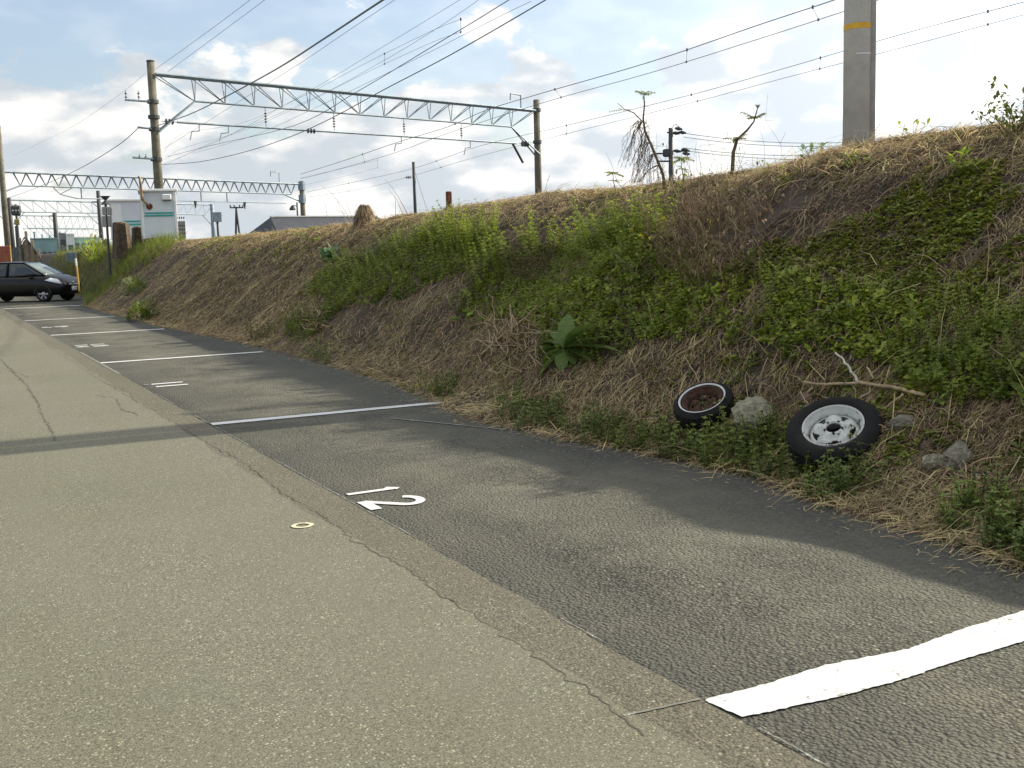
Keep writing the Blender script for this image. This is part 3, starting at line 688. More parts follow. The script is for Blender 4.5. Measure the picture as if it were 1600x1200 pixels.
# hanging beam
t2 = thing('hanging_beam', nodes[0] + Vector((0, 0, -1.2)), 'thin tubular beam hung on insulator rods under the nearest gantry', 'beam')
h0 = ga + gd * .9 + Vector((0, 0, -1.86)); h1 = gb - gd * 1.4 + Vector((0, 0, -1.8)); Lh = (h1 - h0).length
MB().tube([h0, h1], .05, 6).build('beam_tube', M_steel, t2)
for i, u in enumerate((.215, .40, .61, .80)):
    p = h0 + gd * Lh * u; insulator(p, p + Vector((0, 0, .9)), t2, 4, .075)
for u in (.335,): p = h0 + gd * Lh * u; insulator(p - gd * .4, p + gd * .4, t2, 3, .12)
insulator(h0 - gd * .7, h0, t2, 3, .13); insulator(h1 + gd * .2, h1 + gd * 1.1, t2, 3, .16)
for u in (.05, .12, .60, .83): p = h0 + gd * Lh * u; MB().tube([p, p - Vector((0, 0, .3)), p - Vector((0, 0, .35)) - gd * .35, p - Vector((0, 0, .7)) - gd * .45], .025, 4).build('steady_arm', M_steel, t2)
MB().tube([h1 - gd * .3, h1 + gd * .45 - Vector((0, 0, 1.0))], .07, 5).build('end_bracket', M_dark, t2)

# --- second gantry (zigzag lattice)
Z2 = 9.3
A2 = on_z(2, 262, Z2 + .35); B2 = on_z(471, 283, Z2 + .35)
g2 = 'masts of the zigzag gantry'
t = mast('gantry_mast', A2 + Vector((0, 0, 3.5)), 1., .26, .22, 'mast at the left edge of the photo carrying the zigzag gantry', g2)
t = mast('gantry_mast', B2, 1.9, .30, .27, 'thick grey mast at the right end of the zigzag gantry', g2, M_conc2)
for dz in (-.5, -1.9): MB().tube([B2 + Vector((0, 0, dz - .5)), B2 + Vector((0, 0, dz + .4))], .42, 8).build('clamp_band', M_steel, t)
a = Vector((A2.x, A2.y, Z2)); b = Vector((B2.x, B2.y, Z2)); d2 = (b - a).normalized(); p2 = Vector((-d2.y, d2.x, 0))
t = thing('overhead_gantry', a, 'second lattice gantry with zigzag bracing, behind the white hut', 'gantry', 'lattice gantries over the tracks')
nd = truss(t, a, b, 1.12, 26, p2 * .08, start=1.6, style='W', r=.062)
MB().tube([nd[-2], Vector((b.x, b.y, Z2 - 2.0))], .08, 5).build('knee_brace', M_steel, t); MB().tube([nd[0], Vector((a.x, a.y, Z2 - 1.7))], .08, 5).build('knee_brace', M_steel, t)
hk = b - d2 * 3.2 + Vector((0, 0, .1)); MB().tube([hk, hk + Vector((0, 0, 1.1)), hk + Vector((0, 0, 1.1)) - d2 * 1.2, hk + Vector((0, 0, .6)) - d2 * 1.2], .06, 4).build('lamp_hook', M_steel, t)
t2 = thing('hanging_beam', a + Vector((0, 0, -2.0)), 'thin beam hung below the zigzag lattice gantry', 'beam')
L2 = (b - a).length; h0 = a + d2 * L2 * .2 + Vector((0, 0, -2.1)); h1 = a + d2 * L2 * .93 + Vector((0, 0, -2.1)); MB().tube([h0, h1], .05, 5).build('beam_tube', M_steel, t2)
for u in (.02, .34, .68, .55): p = h0.lerp(h1, u); MB().tube([p, p + Vector((0, 0, 1.0))], .06, 5).build('hanger', M_steel, t2)
for u in (.3, .52, .77): p = h0.lerp(h1, u); MB().tube([p + Vector((0, 0, .02)), p - Vector((0, 0, .7))], [.18, .05], 5).build('drop_bracket', M_dark, t2)
MB().tube([h0, h0 - d2 * 1.2 + Vector((0, 0, .25)), h0 - d2 * 1.6 + Vector((0, 0, .35)), h0 - d2 * 2.3 + Vector((0, 0, 1.0))], .05, 4).tube([h0 - d2 * 1.6 + Vector((0, 0, .35)), h0 - d2 * .2 + Vector((0, 0, 1.0))], .04, 4).build('stay', M_steel, t2)

# --- farther gantries, each with its masts
def far_gantry(pxa, pxb, z, dep, n, masts, label, r=.07):
    a = on_z(*pxa, z); b = on_z(*pxb, z); d = (b - a).normalized(); p = Vector((-d.y, d.x, 0))
    t = thing('overhead_gantry', a, label, 'gantry', 'lattice gantries over the tracks'); truss(t, a, b, dep, n, p * .3, dual=False, start=(b - a).length / (n + 2), r=r)
    for (x, y, bz, rr, lab, mt) in masts:
        dd = ray(x, y); l = math.hypot(dd.x, dd.y); u = None
        # mast stands in the gantry plane
        k = (a.x * d.y - a.y * d.x) / (dd.x * d.y - dd.y * d.x); P = Vector((dd.x * k, dd.y * k, CAMH + dd.z * k))
        m_ = mast('gantry_mast', P, bz, rr, rr * .8, lab, 'masts of the farther gantries', mt, n=8)
        q = Vector((P.x, P.y, z - dep * 2.2)); kb = MB(); kb.tube([q, q + d * dep * 1.3 + Vector((0, 0, dep * 1.15))], r * .8, 4).tube([q, q - d * dep * 1.3 + Vector((0, 0, dep * 1.15))], r * .8, 4); kb.build('knee_brace', M_steel, m_)
far_gantry((12, 312), (334, 320), 9.2, 1.45, 17, [(153, 298, 1.5, .30, 'dark mast left of the white huts, standing taller than the third gantry', M_dark), (331, 319, 1.9, .35, 'grey mast at the right end of the third gantry', M_steel), (14, 309, 1., .28, 'blue-grey mast beside the railway signal', M_dark)], 'third lattice gantry of the row, seen thin above the shed')
far_gantry((30, 336.5), (156, 338.5), 9.2, 2.0, 9, [(85, 331, 1.2, .42, 'dark mast rising behind the black car', M_dark)], 'fourth lattice gantry of the row, thin and pale', r=.08)
far_gantry((38, 357), (156, 358.5), 9.2, 2.2, 11, [(26, 353, 1., .5, 'short dark far mast beside the shed roof', M_dark), (54, 362, 1., .35, 'thin far mast just above the shed roof', M_steel)], 'farthest lattice gantry of the row, hardly visible', r=.08)
for x, y, z in ((66, 366, 5.5), (78, 367, 5.2), (94, 362, 5.2)):
    P = on_z(x, y, z + 1.5); t = mast('far_mast', P, 1., .22, .18, {66: 'leftmost of three thin far masts before the teal roof', 78: 'middle one of three thin far masts before the teal roof', 94: 'rightmost thin far mast, beside the grey tower building'}[x], 'thin masts far down the line', M_steel, n=6)

# --- wires. A wire keeps one distance X from the road and sags between supports
def wire(pts, r, label, dots=0, name='overhead_wire', group='wires over the tracks', m=M_wire):
    P = [on_x(x, y, X) for x, y, X in pts]
    # smooth through the points
    out = []
    n = len(P)
    for i in range(n - 1):
        p0, p1, p2_, p3 = P[max(0, i - 1)], P[i], P[i + 1], P[min(n - 1, i + 2)]
        for k in range(6):
            t = k / 6; out.append(.5 * ((2 * p1) + (p2_ - p0) * t + (2 * p0 - 5 * p1 + 4 * p2_ - p3) * t * t + (3 * p1 - p0 - 3 * p2_ + p3) * t ** 3))
    out.append(P[-1]); b = MB(); b.tube(out, r * .62, 5)
    w = tag(b.build(name, m), label, 'wire', group)
    return out, w
wire([(640, -25, 6.3), (598, 0, 6.6), (507, 60, 7.1), (430, 109, 7.6), (345, 155, 8.2), (295, 179, 8.6), (247, 196, 8.9)], .028, 'thickest dark cable, sweeping from the top edge down to the tall mast')
wire([(216, 200, 8.6), (180, 230, 8.4), (111, 270, 8.4), (40, 300, 8.6), (0, 313, 8.7)], .028, 'cable running left from the tall mast down to the photo edge')
wire([(900, -32, 11.5), (852, 0, 11.6), (705, 85, 11.7), (600, 140, 11.7), (515, 186, 11.7), (450, 215, 11.7), (380, 238, 11.5), (310, 253, 11), (249, 257, 10)], .022, 'sagging cable meeting the tall mast below its arms')
wire([(830, -20, 11.), (795, 0, 11), (740, 34, 11), (680, 70, 11.1), (560, 142, 11.2), (460, 196, 11.3), (331, 227, 11.5), (262, 245, 11.6)], .016, 'cable just left of the long sagging one, crossing the gantry')
wire([(430, -35, 9), (393, -2, 9), (310, 60, 9), (243, 108, 9)], .011, 'left one of two thin wires at the upper left')
wire([(455, -35, 9.2), (416, -2, 9.2), (330, 62, 9.2), (262, 112, 9.2)], .011, 'right one of two thin wires at the upper left')
wire([(227, 115, 9.5), (170, 160, 10), (100, 205, 10.6), (20, 243, 11)], .010, 'very thin wire left of the tall mast, before the clouds')
wire([(650, -25, 10.5), (622, -4, 10.5), (553, 42, 10.6), (470, 98, 10.7), (400, 142, 10.8), (300, 205, 11), (256, 232, 11)], .010, 'thin wire just below the thickest cable')
wire([(750, -20, 13), (718, 0, 13), (600, 72, 13), (470, 150, 13), (345, 218, 13.2), (252, 258, 13.4)], .009, 'thin wire third from the left over the gantry')
wire([(765, -12, 13.6), (680, 46, 13.6), (590, 100, 13.6), (480, 158, 13.6), (310, 232, 13.8), (252, 262, 14)], .009, 'thin wire fourth from the left over the gantry')
wire([(830, 2, 14), (780, 26, 14), (650, 92, 14), (500, 165, 14.1), (395, 212, 14.2), (300, 240, 14.4)], .010, 'thin wire passing between the two strongest cables')
def catenary(top, bot, r1, r2, lab1, lab2, drops):
    o1, w1 = wire(top, r1, lab1); o2, w2 = wire(bot, r2, lab2)
    for Y in drops:
        i = min(range(len(o1)), key=lambda k: abs(o1[k].y - Y)); a = o1[i]; j = min(range(len(o2)), key=lambda k: abs(o2[k].y - a.y)); c = o2[j]
        MB().tube([a, c], .006, 4).tube([a + Vector((0, 0, .04)), a - Vector((0, 0, .04))], 0.026, 6).tube([c + Vector((0, 0, .03)), c - Vector((0, 0, .03))], .025, 6).build('dropper', M_wire, w1)
catenary([(1330, -12, 19), (1300, 1, 19), (1185, 39, 19), (1015, 97, 19), (845, 146, 19), (760, 172, 19), (700, 198, 19), (622, 222, 19), (540, 250, 19), (470, 272, 19)],
         [(1400, -9, 19), (1318, 18, 19), (1185, 61, 19), (1015, 114, 19), (850, 160, 19), (700, 208, 19), (610, 241, 19), (500, 272, 19), (470, 279, 19)],
         .020, .015, 'upper wire of the bolder catenary crossing above the vine-hung stalk', 'lower wire of the bolder catenary crossing above the vine-hung stalk', (16, 20, 25, 32, 40, 50))
catenary([(1650, -12, 25), (1600, 3, 25), (1407, 54, 25), (1225, 107, 25), (1080, 148, 25), (885, 196, 25), (750, 228, 25), (650, 262, 25), (560, 283, 25), (480, 300, 25)],
         [(1650, 10, 25), (1600, 23, 25), (1407, 75, 25), (1225, 122, 25), (1090, 158, 25), (885, 209, 25), (745, 245, 25), (640, 276, 25), (560, 296, 25), (480, 308, 25)],
         .016, .013, 'upper wire of the fainter catenary that passes behind the big pole', 'lower wire of the fainter catenary that passes behind the big pole', (20, 26, 33, 42, 55, 70))
catenary([(720, 30, 15.5), (671, 50, 15.5), (565, 102, 15.5), (470, 152, 15.5), (375, 193, 15.5), (283, 210, 15.5), (256, 238, 15.5)], [(720, 50, 15.5), (671, 68, 15.5), (565, 117, 15.5), (470, 165, 15.5), (375, 206, 15.5), (285, 232, 15.5), (256, 250, 15.5)],
         .010, .009, 'upper thin wire of the left catenary behind the gantry', 'lower thin wire of the left catenary behind the gantry', (24, 30, 38))
catenary([(590, 250, 30), (540, 262, 30), (470, 278, 30)], [(590, 262, 30), (540, 275, 30), (470, 290, 30)], .012, .01, 'short far wire ending at the zigzag gantry, upper', 'short far wire ending at the zigzag gantry, lower', (60,))

# --- big concrete pole on the crest
BP = Vector((9.45, 9.25, 0)); 
d = ray(1340, 225); k = 13.2 / math.hypot(d.x, d.y); BP = Vector((d.x * k, d.y * k, 2.0))
t = thing('utility_pole', BP, 'big pale concrete pole with a yellow band on the crest of the bank', 'pole')
BR = .166; M_hutdark2 = mat('dark_base_concrete', (.28, .26, .21), .9, var=.2)  # darker tone for the band round the pole foot
MB().tube([BP - Vector((0, 0, .4)), BP + Vector((0, 0, 4)), BP + Vector((0, 0, 9.5))], [BR, BR * .955, BR * .87], 32).build('shaft', M_conc, t, smooth=True)
vd = Vector((BP.x, BP.y, 0)).normalized(); rd = Vector((vd.y, -vd.x, 0)); cp = BP + rd * (BR * .93) - vd * .075
MB().tube([cp - Vector((0, 0, .1)), cp + Vector((0, 0, 4)) - rd * .006, cp + Vector((0, 0, 9)) - rd * .014], .034, 12).build('cable_conduit', mat('pale_conduit', (.45, .44, .42), .6, var=.2, scale=5.), t, smooth=True)
def zat(px, py): d = ray(px, py); return CAMH + d.z * 13.2 / math.hypot(d.x, d.y)
def band(z0, z1, rr, m, name, a0=0, a1=360):
    b = MB(); vs = []; n = 30; base = math.atan2(-vd.y, -vd.x)
    for i in range(n + 1):
        g_ = base + math.radians(a0 + (a1 - a0) * i / n)
        for z in (z0, z1): vs.append((BP.x + rr * math.cos(g_), BP.y + rr * math.sin(g_), z))
    b.add(vs, [(2 * i, 2 * i + 2, 2 * i + 3, 2 * i + 1) for i in range(n)]); return b.build(name, m, t, smooth=True)
band(zat(1340, 48), zat(1340, 39), BR * .985 + .002, M_yel, 'yellow_band', -120, 55)
band(zat(1340, 88), zat(1340, 86), BR * .985 + .003, M_whitep, 'strap', -10, 50)
band(1.8, zat(1340, 217), BR + .004, M_hutdark2, 'base_collar', 0, 360)

P = Vector((17.2, 9.34, 13.)); t = mast('utility_pole', P, 1.8, .24, .2, 'unseen concrete pole beyond the crest, added to widen the shadow on the road', None, M_conc, 'pole')  # added unseen pole; its shadow widens the band across the road
# --- other poles beyond the crest
def px_r(x, y, r): return at_r(x, y, r)
P = at_r(646, 253, 62); t = mast('anchor_post', P, 1.8, .10, .09, 'slim dark steel post with an insulator on its left side, above the straw mound', None, M_dark, 'post', 8)
q = at_r(646, 277, 62); rd6 = Vector((q.y, -q.x, 0)).normalized(); insulator(q - rd6 * .05, q - rd6 * .5, t, 3, .11)
MB().tube([at_r(649, 270, 62), at_r(668, 330, 62)], .012, 4).build('stay_wire', M_wire, t)
P = at_r(1048, 200, 58); t = mast('utility_pole', P, 1.5, .16, .12, 'dark utility pole with crossarms and lamps, seen between the two vine-hung stalks', None, M_dark, 'pole', 10)
rr_ = Vector((P.y, -P.x, 0)).normalized(); dd_ = Vector((P.x, P.y, 0)).normalized()
for y, x0, x1 in ((207, 1042, 1066), (236, 1038, 1078), (240, 1024, 1050), (252, 1030, 1048)):
    MB().tube([at_r(x0, y, 58), at_r(x1, y, 58)], .045, 5).build('crossarm', M_dark, t)
for x, y in ((1056, 208), (1066, 207), (1060, 201), (1058, 236), (1070, 234), (1072, 240)):
    q = at_r(x, y, 58); MB().tube([q - rr_ * .18 + Vector((0, 0, .03)), q, q + rr_ * .2 - Vector((0, 0, .04))], [.05, .10, .04], 7).build('line_clamp', M_dark, t)
q = at_r(1042, 236, 58); MB().bbox(q - Vector((0, 0, .1)), (.35, .35, .4), b=.05).build('junction_box', M_dark, t)
q = at_r(1056, 194, 58); MB().tube([at_r(1050, 206, 58), at_r(1052, 196, 58), q, at_r(1063, 200, 58), at_r(1067, 208, 58)], .02, 4).build('jumper_cable', M_dark, t)
for i, (y0, y1, y2) in enumerate(((208, 214, 222), (214, 219, 227), (231, 236, 240), (235, 241, 247))):
    a_, c_, b_ = at_r(1068, y0, 58), at_r(1180, y1, 60), at_r(1330, y2, 63)
    tag(MB().tube([a_.lerp(b_, s) + Vector((0, 0, -.9 * s * (1 - s))) for s in [k / 10 for k in range(11)]], .016, 4).build('service_wire', M_wire),
        ['highest of four far wires running right from the dark utility pole', 'second of four far wires running right from the dark utility pole', 'third of four far wires running right from the dark utility pole', 'lowest of four far wires running right from the dark utility pole'][i], 'wire', 'wires of the far utility pole')
P = at_r(369, 323, 120); t = thing('utility_pole', Vector((P.x, P.y, 1.8)), 'small far A-shaped pole with a crossarm, right of the white huts', 'pole')
rq = Vector((P.y, -P.x, 0)).normalized(); ft = Vector((P.x, P.y, 1.5))
MB().tube([ft - rq * .35, P], [.13, .1], 6).tube([ft + rq * .35, P - Vector((0, 0, .4))], [.13, .1], 6).build('legs', M_dark, t)
MB().tube([P - rq * .65 - Vector((0, 0, .1)), P + rq * .75 - Vector((0, 0, .1))], .07, 5).build('crossarm', M_dark, t)
for s in (-.6, -.2, .35, .7): q = P + rq * s; MB().tube([q - Vector((0, 0, .1)), q + Vector((0, 0, .2))], [.09, .06], 6).build('pin_insulator', M_ins, t)
P = at_r(464, 316, 105); t = mast('lamp_post', P, 1.8, .10, .08, 'small dark lamp pole just left of the thick zigzag-gantry mast', None, M_dark, 'lamp post', 6)
q = at_r(457, 326, 105); MB().tube([at_r(464, 322, 105), q + Vector((0, 0, .3))], .04, 4).tube([q + Vector((0, 0, .3)), q, q - Vector((0, 0, .15))], [.08, .3, .28], 8).build('lamp_shade', M_dark, t)
q = at_r(340, 335, 118); MB()
P = at_r(339, 334, 118); t = mast('signal_box_post', P, 1.8, .12, .12, 'post with a grey equipment box beside the third gantry mast', None, M_dark, 'post', 6)
MB().bbox(at_r(339, 339, 117.8), (.9, .5, 1.0), b=.05).build('equipment_box', M_steel, t)

# --- rusty stump post on the crest
P = crest(702, .25); t = thing('rusted_post', P, 'short rusty red post sticking up from the crest of the bank', 'post')
top = at_r(702, 299, math.hypot(P.x, P.y)); M_rust = mat('rust', (.20, .065, .025), .9, var=.4, scale=9., bump=.6, bscale=40., col2=(.06, .025, .015))
hh = top.z - P.z; b = MB(); b.bbox(P + Vector((0, 0, hh / 2 - .1)), (.085, .085, hh + .2), b=.012); b.build('post_shaft', M_rust, t)
b = MB(); b.bbox(P + Vector((0, 0, .03)), (.16, .16, .1), b=.02); b.build('foot_block', M_soil, t)

# ------------------------------------------------------------------ far structures on the left
M_hut = mat('hut_panel', (.62, .66, .68), .5, var=.06, scale=1.5); M_huttrim = mat('hut_trim', (.78, .78, .75), .5, var=.06)
M_teal = mat('teal_paint', (.02, .33, .27), .5, var=.1); M_tealroof = mat('teal_roof', (.20, .32, .31), .6, var=.2, scale=1.)
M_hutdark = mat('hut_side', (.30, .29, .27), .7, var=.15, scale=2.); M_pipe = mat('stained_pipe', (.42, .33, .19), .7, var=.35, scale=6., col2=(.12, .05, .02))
def hut(label, pl, pr, pb, r, depth, root_name='relay_hut', stripe=None):
    """box whose front face spans photo columns pl..pr at distance r, top row pb[0], bottom row pb[1]"""
    a = at_r(pl, pb[1], r); c = at_r(pr, pb[1], r); dx = (c - a); dx.z = 0; w = dx.length; dx.normalize(); dy = Vector((-dx.y, dx.x, 0))
    if dy.y < 0: dy = -dy
    h = at_r(pl, pb[0], r).z - a.z; R = Matrix((dx, dy, Vector((0, 0, 1)))).transposed(); cen = a + dx * w / 2 + dy * depth / 2
    t = thing(root_name, Vector((cen.x, cen.y, a.z)), label, 'hut')
    return t, a, dx, dy, w, h, R, cen
t, a, dx, dy, w, h, R, cen = hut('white equipment hut with teal double stripe and bent flue pipe', 223.5, 279, (299, 374), 44, 1.8)
zc = a.z + h / 2
MB().bbox(Vector((cen.x, cen.y, zc)), (w - .1, 1.9, h - .06), R, .01).build('walls', M_hut, t)
for s, u in ((-1, -1), (1, -1), (-1, 1)): MB().bbox(Vector((cen.x, cen.y, zc)) + dx * s * (w / 2 - .04) + dy * u * .955, (.09, .08, h), R, .01).build('corner_trim', M_huttrim, t)
MB().bbox(Vector((cen.x, cen.y, a.z + h + .03)), (w + .16, 2.15, .1), R, .02).build('roof', M_huttrim, t)
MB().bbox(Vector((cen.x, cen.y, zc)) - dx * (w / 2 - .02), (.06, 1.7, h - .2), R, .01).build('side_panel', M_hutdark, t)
MB().bbox(Vector((cen.x, cen.y, zc - .1)) - dx * (w / 2 + .02), (.05, .75, h * .72), R, .01).build('door', M_huttrim, t)
fc = Vector((cen.x, cen.y, 0)) - dy * .955
for zf, hh_ in ((.545, .055), (.49, .055)):
    MB().box(fc + Vector((0, 0, a.z + h * zf)) - dy * .012, (w - .26, .02, hh_), R).build('stripe', M_teal, t)
lp = lambda u, v, o=.0: a + dx * w * u + Vector((0, 0, h * v)) - dy * (o - .03)
MB().tube([lp(.22, .70, .06), lp(.20, .72, .22), lp(.06, .82, .25), lp(.05, 1.0, .25), lp(.03, 1.27, .25), lp(-.02, 1.3, .25)], .05, 8).build('flue_pipe', M_pipe, t, smooth=True)
MB().tube([lp(.24, .68, -.02), lp(.24, .68, .10)], .12, 10).build('flue_flange', M_rust, t)
b = MB(); b.bbox(lp(.74, .87, .14), (.34, .28, .22), R, .03); b.build('vent_hood', M_huttrim, t); MB().box(lp(.74, .81, .12), (.30, .2, .04), R).build('vent_slot', M_dark, t)
t, a, dx, dy, w, h, R, cen = hut('paler equipment hut standing behind and left of the striped flue-pipe hut', 174, 224, (314, 374), 62, 2.2)
zc = a.z + h / 2
MB().bbox(Vector((cen.x, cen.y, zc)), (w, 2.1, h), R, .01).build('walls', M_hut, t); MB().bbox(Vector((cen.x, cen.y, a.z + h + .04)), (w + .2, 2.3, .12), R, .02).build('roof', M_huttrim, t)
fc = Vector((cen.x, cen.y, 0)) - dy * 1.055
for zf in (.46, .38): MB().box(fc + Vector((0, 0, a.z + h * zf)) + dx * w * .2, (w * .55, .02, .09), R).build('stripe', M_teal, t)
MB().box(fc + Vector((0, 0, a.z + h * .5)) - dx * w * .28 - dy * .01, (w * .3, .03, h * .85), R).build('door', M_huttrim, t)

# cut tree stumps
M_bark = mat('stump_bark', (.15, .105, .065), .95, var=.5, scale=7., bump=1., bscale=20., col2=(.045, .035, .025))
def stump(px, ytop, ybot, wpx, r, label, flare=1.2, top='stump'):
    a = at_r(px, ybot, r); c = at_r(px, ytop, r); h = c.z - a.z; rad = wpx / 2 / F * r; t = thing('tree_stump', a, label, 'stump', 'tree stumps by the huts')
    b = MB(); n = 22; rows = 9; vs = []; fs = []
    for i in range(rows + 1):
        v = i / rows
        for k in range(n):
            g_ = 2 * math.pi * k / n; q = rad * (flare - (flare - .82) * v ** .6) * (1 + .13 * math.sin(g_ * 5 + 1) + .07 * math.sin(g_ * 11 + v * 3) + random.uniform(-.03, .03))
            vs.append((a.x + q * math.cos(g_), a.y + q * math.sin(g_), a.z - .4 + (h + .4) * v + (random.uniform(-.07, .07) * rad * 2 if i == rows else 0)))
    for i in range(rows):
        for k in range(n): j = (k + 1) % n; fs.append((i * n + k, i * n + j, i * n + n + j, i * n + n + k))
    fs.append(tuple(rows * n + k for k in range(n))); b.add(vs, fs); b.build('trunk', M_bark, t); 
    b = MB(); q = rad * .6; b.add([(a.x + q * math.cos(6.283 * k / 12), a.y + q * math.sin(6.283 * k / 12), c.z + .05) for k in range(12)] + [(a.x + q * math.cos(6.283 * k / 12), a.y + q * math.sin(6.283 * k / 12), c.z - .15) for k in range(12)], [tuple(range(12))] + [(k, (k + 1) % 12, 12 + (k + 1) % 12, 12 + k) for k in range(12)]); b.build('cut_top', mat('cut_wood', (.28, .20, .12), .9, var=.3, scale=10.), t)
stump(191, 349, 388, 25, 47, 'wide brown tree stump left of the white hut', 1.15)
stump(216, 356, 386, 17, 46, 'narrower dark tree stump in front of the white hut corner', 1.1)
# post with lamp cone and two grey boxes
P = at_r(165, 312, 45); t = thing('signal_post', Vector((P.x, P.y, .9)), 'slim post with cone lamp and two grey boxes at the top', 'signal post')
gz = hz(P.x, P.y); r45 = Vector((P.y, -P.x, 0)).normalized(); q = at_r(171, 409, 45)
MB().tube([Vector((q.x, q.y, min(q.z, gz) - .2)), at_r(167, 350, 45), at_r(165, 320, 45)], .045, 8).build('post_shaft', M_dark, t)
q = at_r(165, 318, 45); MB().tube([q + Vector((0, 0, -.04)), q + Vector((0, 0, .12)), q + Vector((0, 0, .13)), q + Vector((0, 0, .28))], [.20, .04, .04, .2], 10).build('lamp_cone', M_dark, t)
for y, hh_ in ((330, .32), (346, .42)):
    for s in (-.085, .11):
        q = at_r(166.5, y, 44.95) + r45 * s; MB().bbox(q, (.15, .10, hh_), b=.015).build('box', M_hutdark, t)
# yellow and white marker post
P = at_r(118, 404, 42); Q = at_r(123, 442, 42); t = thing('marker_post', Vector((Q.x, Q.y, hz(Q.x, Q.y))), 'leaning orange-yellow marker post behind the nose of the black car', 'post')
MB().tube([Q - Vector((0, 0, .3)), Q.lerp(P, .7)], .035, 8).build('post_shaft', mat('old_yellow', (.50, .30, .06), .7, var=.3, scale=6.), t); MB().tube([Q.lerp(P, .7), P], .036, 8).build('post_tip', M_whitep, t)

# railway signal
P = at_r(25, 329, 95); rs = Vector((P.y, -P.x, 0)).normalized(); vs_ = Vector((P.x, P.y, 0)).normalized(); t = thing('railway_signal', Vector((P.x, P.y, 1)), 'black railway signal head with pale lenses on a mast above the shed', 'signal')
MB().tube([Vector((P.x, P.y, .5)) + vs_ * .3, P + vs_ * .3 + Vector((0, 0, .5))], .09, 8).build('mast_shaft', M_dark, t)
Rs = Matrix((rs, vs_, Vector((0, 0, 1)))).transposed()
MB().bbox(P, (.72, .3, .8), Rs, .12).build('signal_head', M_dark, t); sh_ = COL.objects[-1]
M_lens = mat('signal_lens', (.45, .5, .42), .2, var=.05)
for s in (-.22, 0, .22): MB().tube([P + rs * s - vs_ * .15, P + rs * s - vs_ * .2], .08, 10).build('lens', M_lens, sh_)
MB().tube([P - Vector((0, 0, .5)), P - Vector((0, 0, 1.6)) + vs_ * .25], .05, 5).build('bracket', M_dark, t)
MB().bbox(P - Vector((0, 0, .9)), (.4, .2, .45), Rs, .04).build('indicator_plate', mat('olive_plate', (.25, .22, .06), .7), t)

# wooden shed with drooping roof
M_wood = mat('old_wood', (.16, .115, .08), .9, var=.4, scale=4., bump=.5, bscale=20.); M_shroof = mat('shed_roof', (.12, .12, .12), .8, var=.3, scale=2.)
Pa = at_r(15, 431, 62); Pb = at_r(76, 431, 58); dx = Pb - Pa; dx.z = 0; w = dx.length; dx.normalize(); dy = Vector((Pa.x, Pa.y, 0)).normalized(); t = thing('wooden_shed', Pa, 'old brown wooden shed with a drooping metal roof beyond the black car', 'shed')
prof = [(0, .55), (.12, .62), (.3, .80), (.45, .98), (.5, 1.0), (.62, .88), (.78, .70), (.92, .50), (1.0, .20)]
Hs = at_r(45, 370, 60).z - (-.2); b = MB(); vs = []
for u, v in prof:
    for dd, zz in ((0, v * Hs - .12), (1, v * Hs - .12)): p = Pa + dx * w * u + dy * 1.6 * dd; vs.append((p.x, p.y, -.2 + zz))
for u, v in ((1, 0), (0, 0)):
    for dd in (0, 1): p = Pa + dx * w * u + dy * 1.6 * dd; vs.append((p.x, p.y, -.4))
n = len(prof) + 2; b.add(vs, [(2 * i, 2 * ((i + 1) % n), 2 * ((i + 1) % n) + 1, 2 * i + 1) for i in range(n)] + [tuple(2 * i for i in range(n))[::-1], tuple(2 * i + 1 for i in range(n))]); b.build('walls', M_wood, t)
b = MB(); vs = []
for u, v in prof:
    for dd in (-.08, 1.08):
        for o in (0, .09): p = Pa + dx * w * (u * 1.03 - .015) + dy * 1.6 * dd; vs.append((p.x, p.y, -.2 + v * Hs - .06 + o))
for i in range(len(prof) - 1):
    q = 4 * i; b.add([vs[q + k] for k in (0, 1, 2, 3)] + [vs[q + 4 + k] for k in (0, 1, 2, 3)], [(1, 3, 7, 5), (0, 4, 6, 2), (0, 1, 5, 4), (2, 6, 7, 3), (0, 2, 3, 1), (4, 5, 7, 6)])
b.build('roof', M_shroof, t)
for u, hh_ in ((.35, .7), (.52, .8), (.66, .65), (.8, .5)):
    p = Pa + dx * w * u - dy * .05; MB().bbox(p + Vector((0, 0, hh_ * Hs / 2 - .2)), (.13, .1, hh_ * Hs), b=.01).build('plank', mat('pale_plank', (.32, .25, .17), .9, var=.3), t)
p = Pa + dx * w * .25 - dy * .06; MB().box(p + Vector((0, 0, Hs * .3)), (w * .3, .06, Hs * .35), Matrix((dx, dy, Vector((0, 0, 1)))).transposed()).build('opening', M_dark, t)
# red board at left edge
P = at_r(5, 400, 58); t = thing('red_board', Vector((P.x, P.y, 0)), 'weathered orange-red board on a post at the left edge, above the car roof', 'board')
rb = Vector((P.y, -P.x, 0)).normalized(); Rb = Matrix((rb, Vector((-rb.y, rb.x, 0)), Vector((0, 0, 1)))).transposed()
MB().bbox(P + Vector((0, 0, -.0)), (.62, .06, .95), Rb, .02).build('panel', mat('faded_red', (.26, .08, .045), .8, var=.35, scale=5.), t); MB().tube([Vector((P.x, P.y, 0)) + rb * .33, P + rb * .33 + Vector((0, 0, .5))], .04, 6).build('post_shaft', mat('old_yellow', (.5, .3, .06), .7), t)

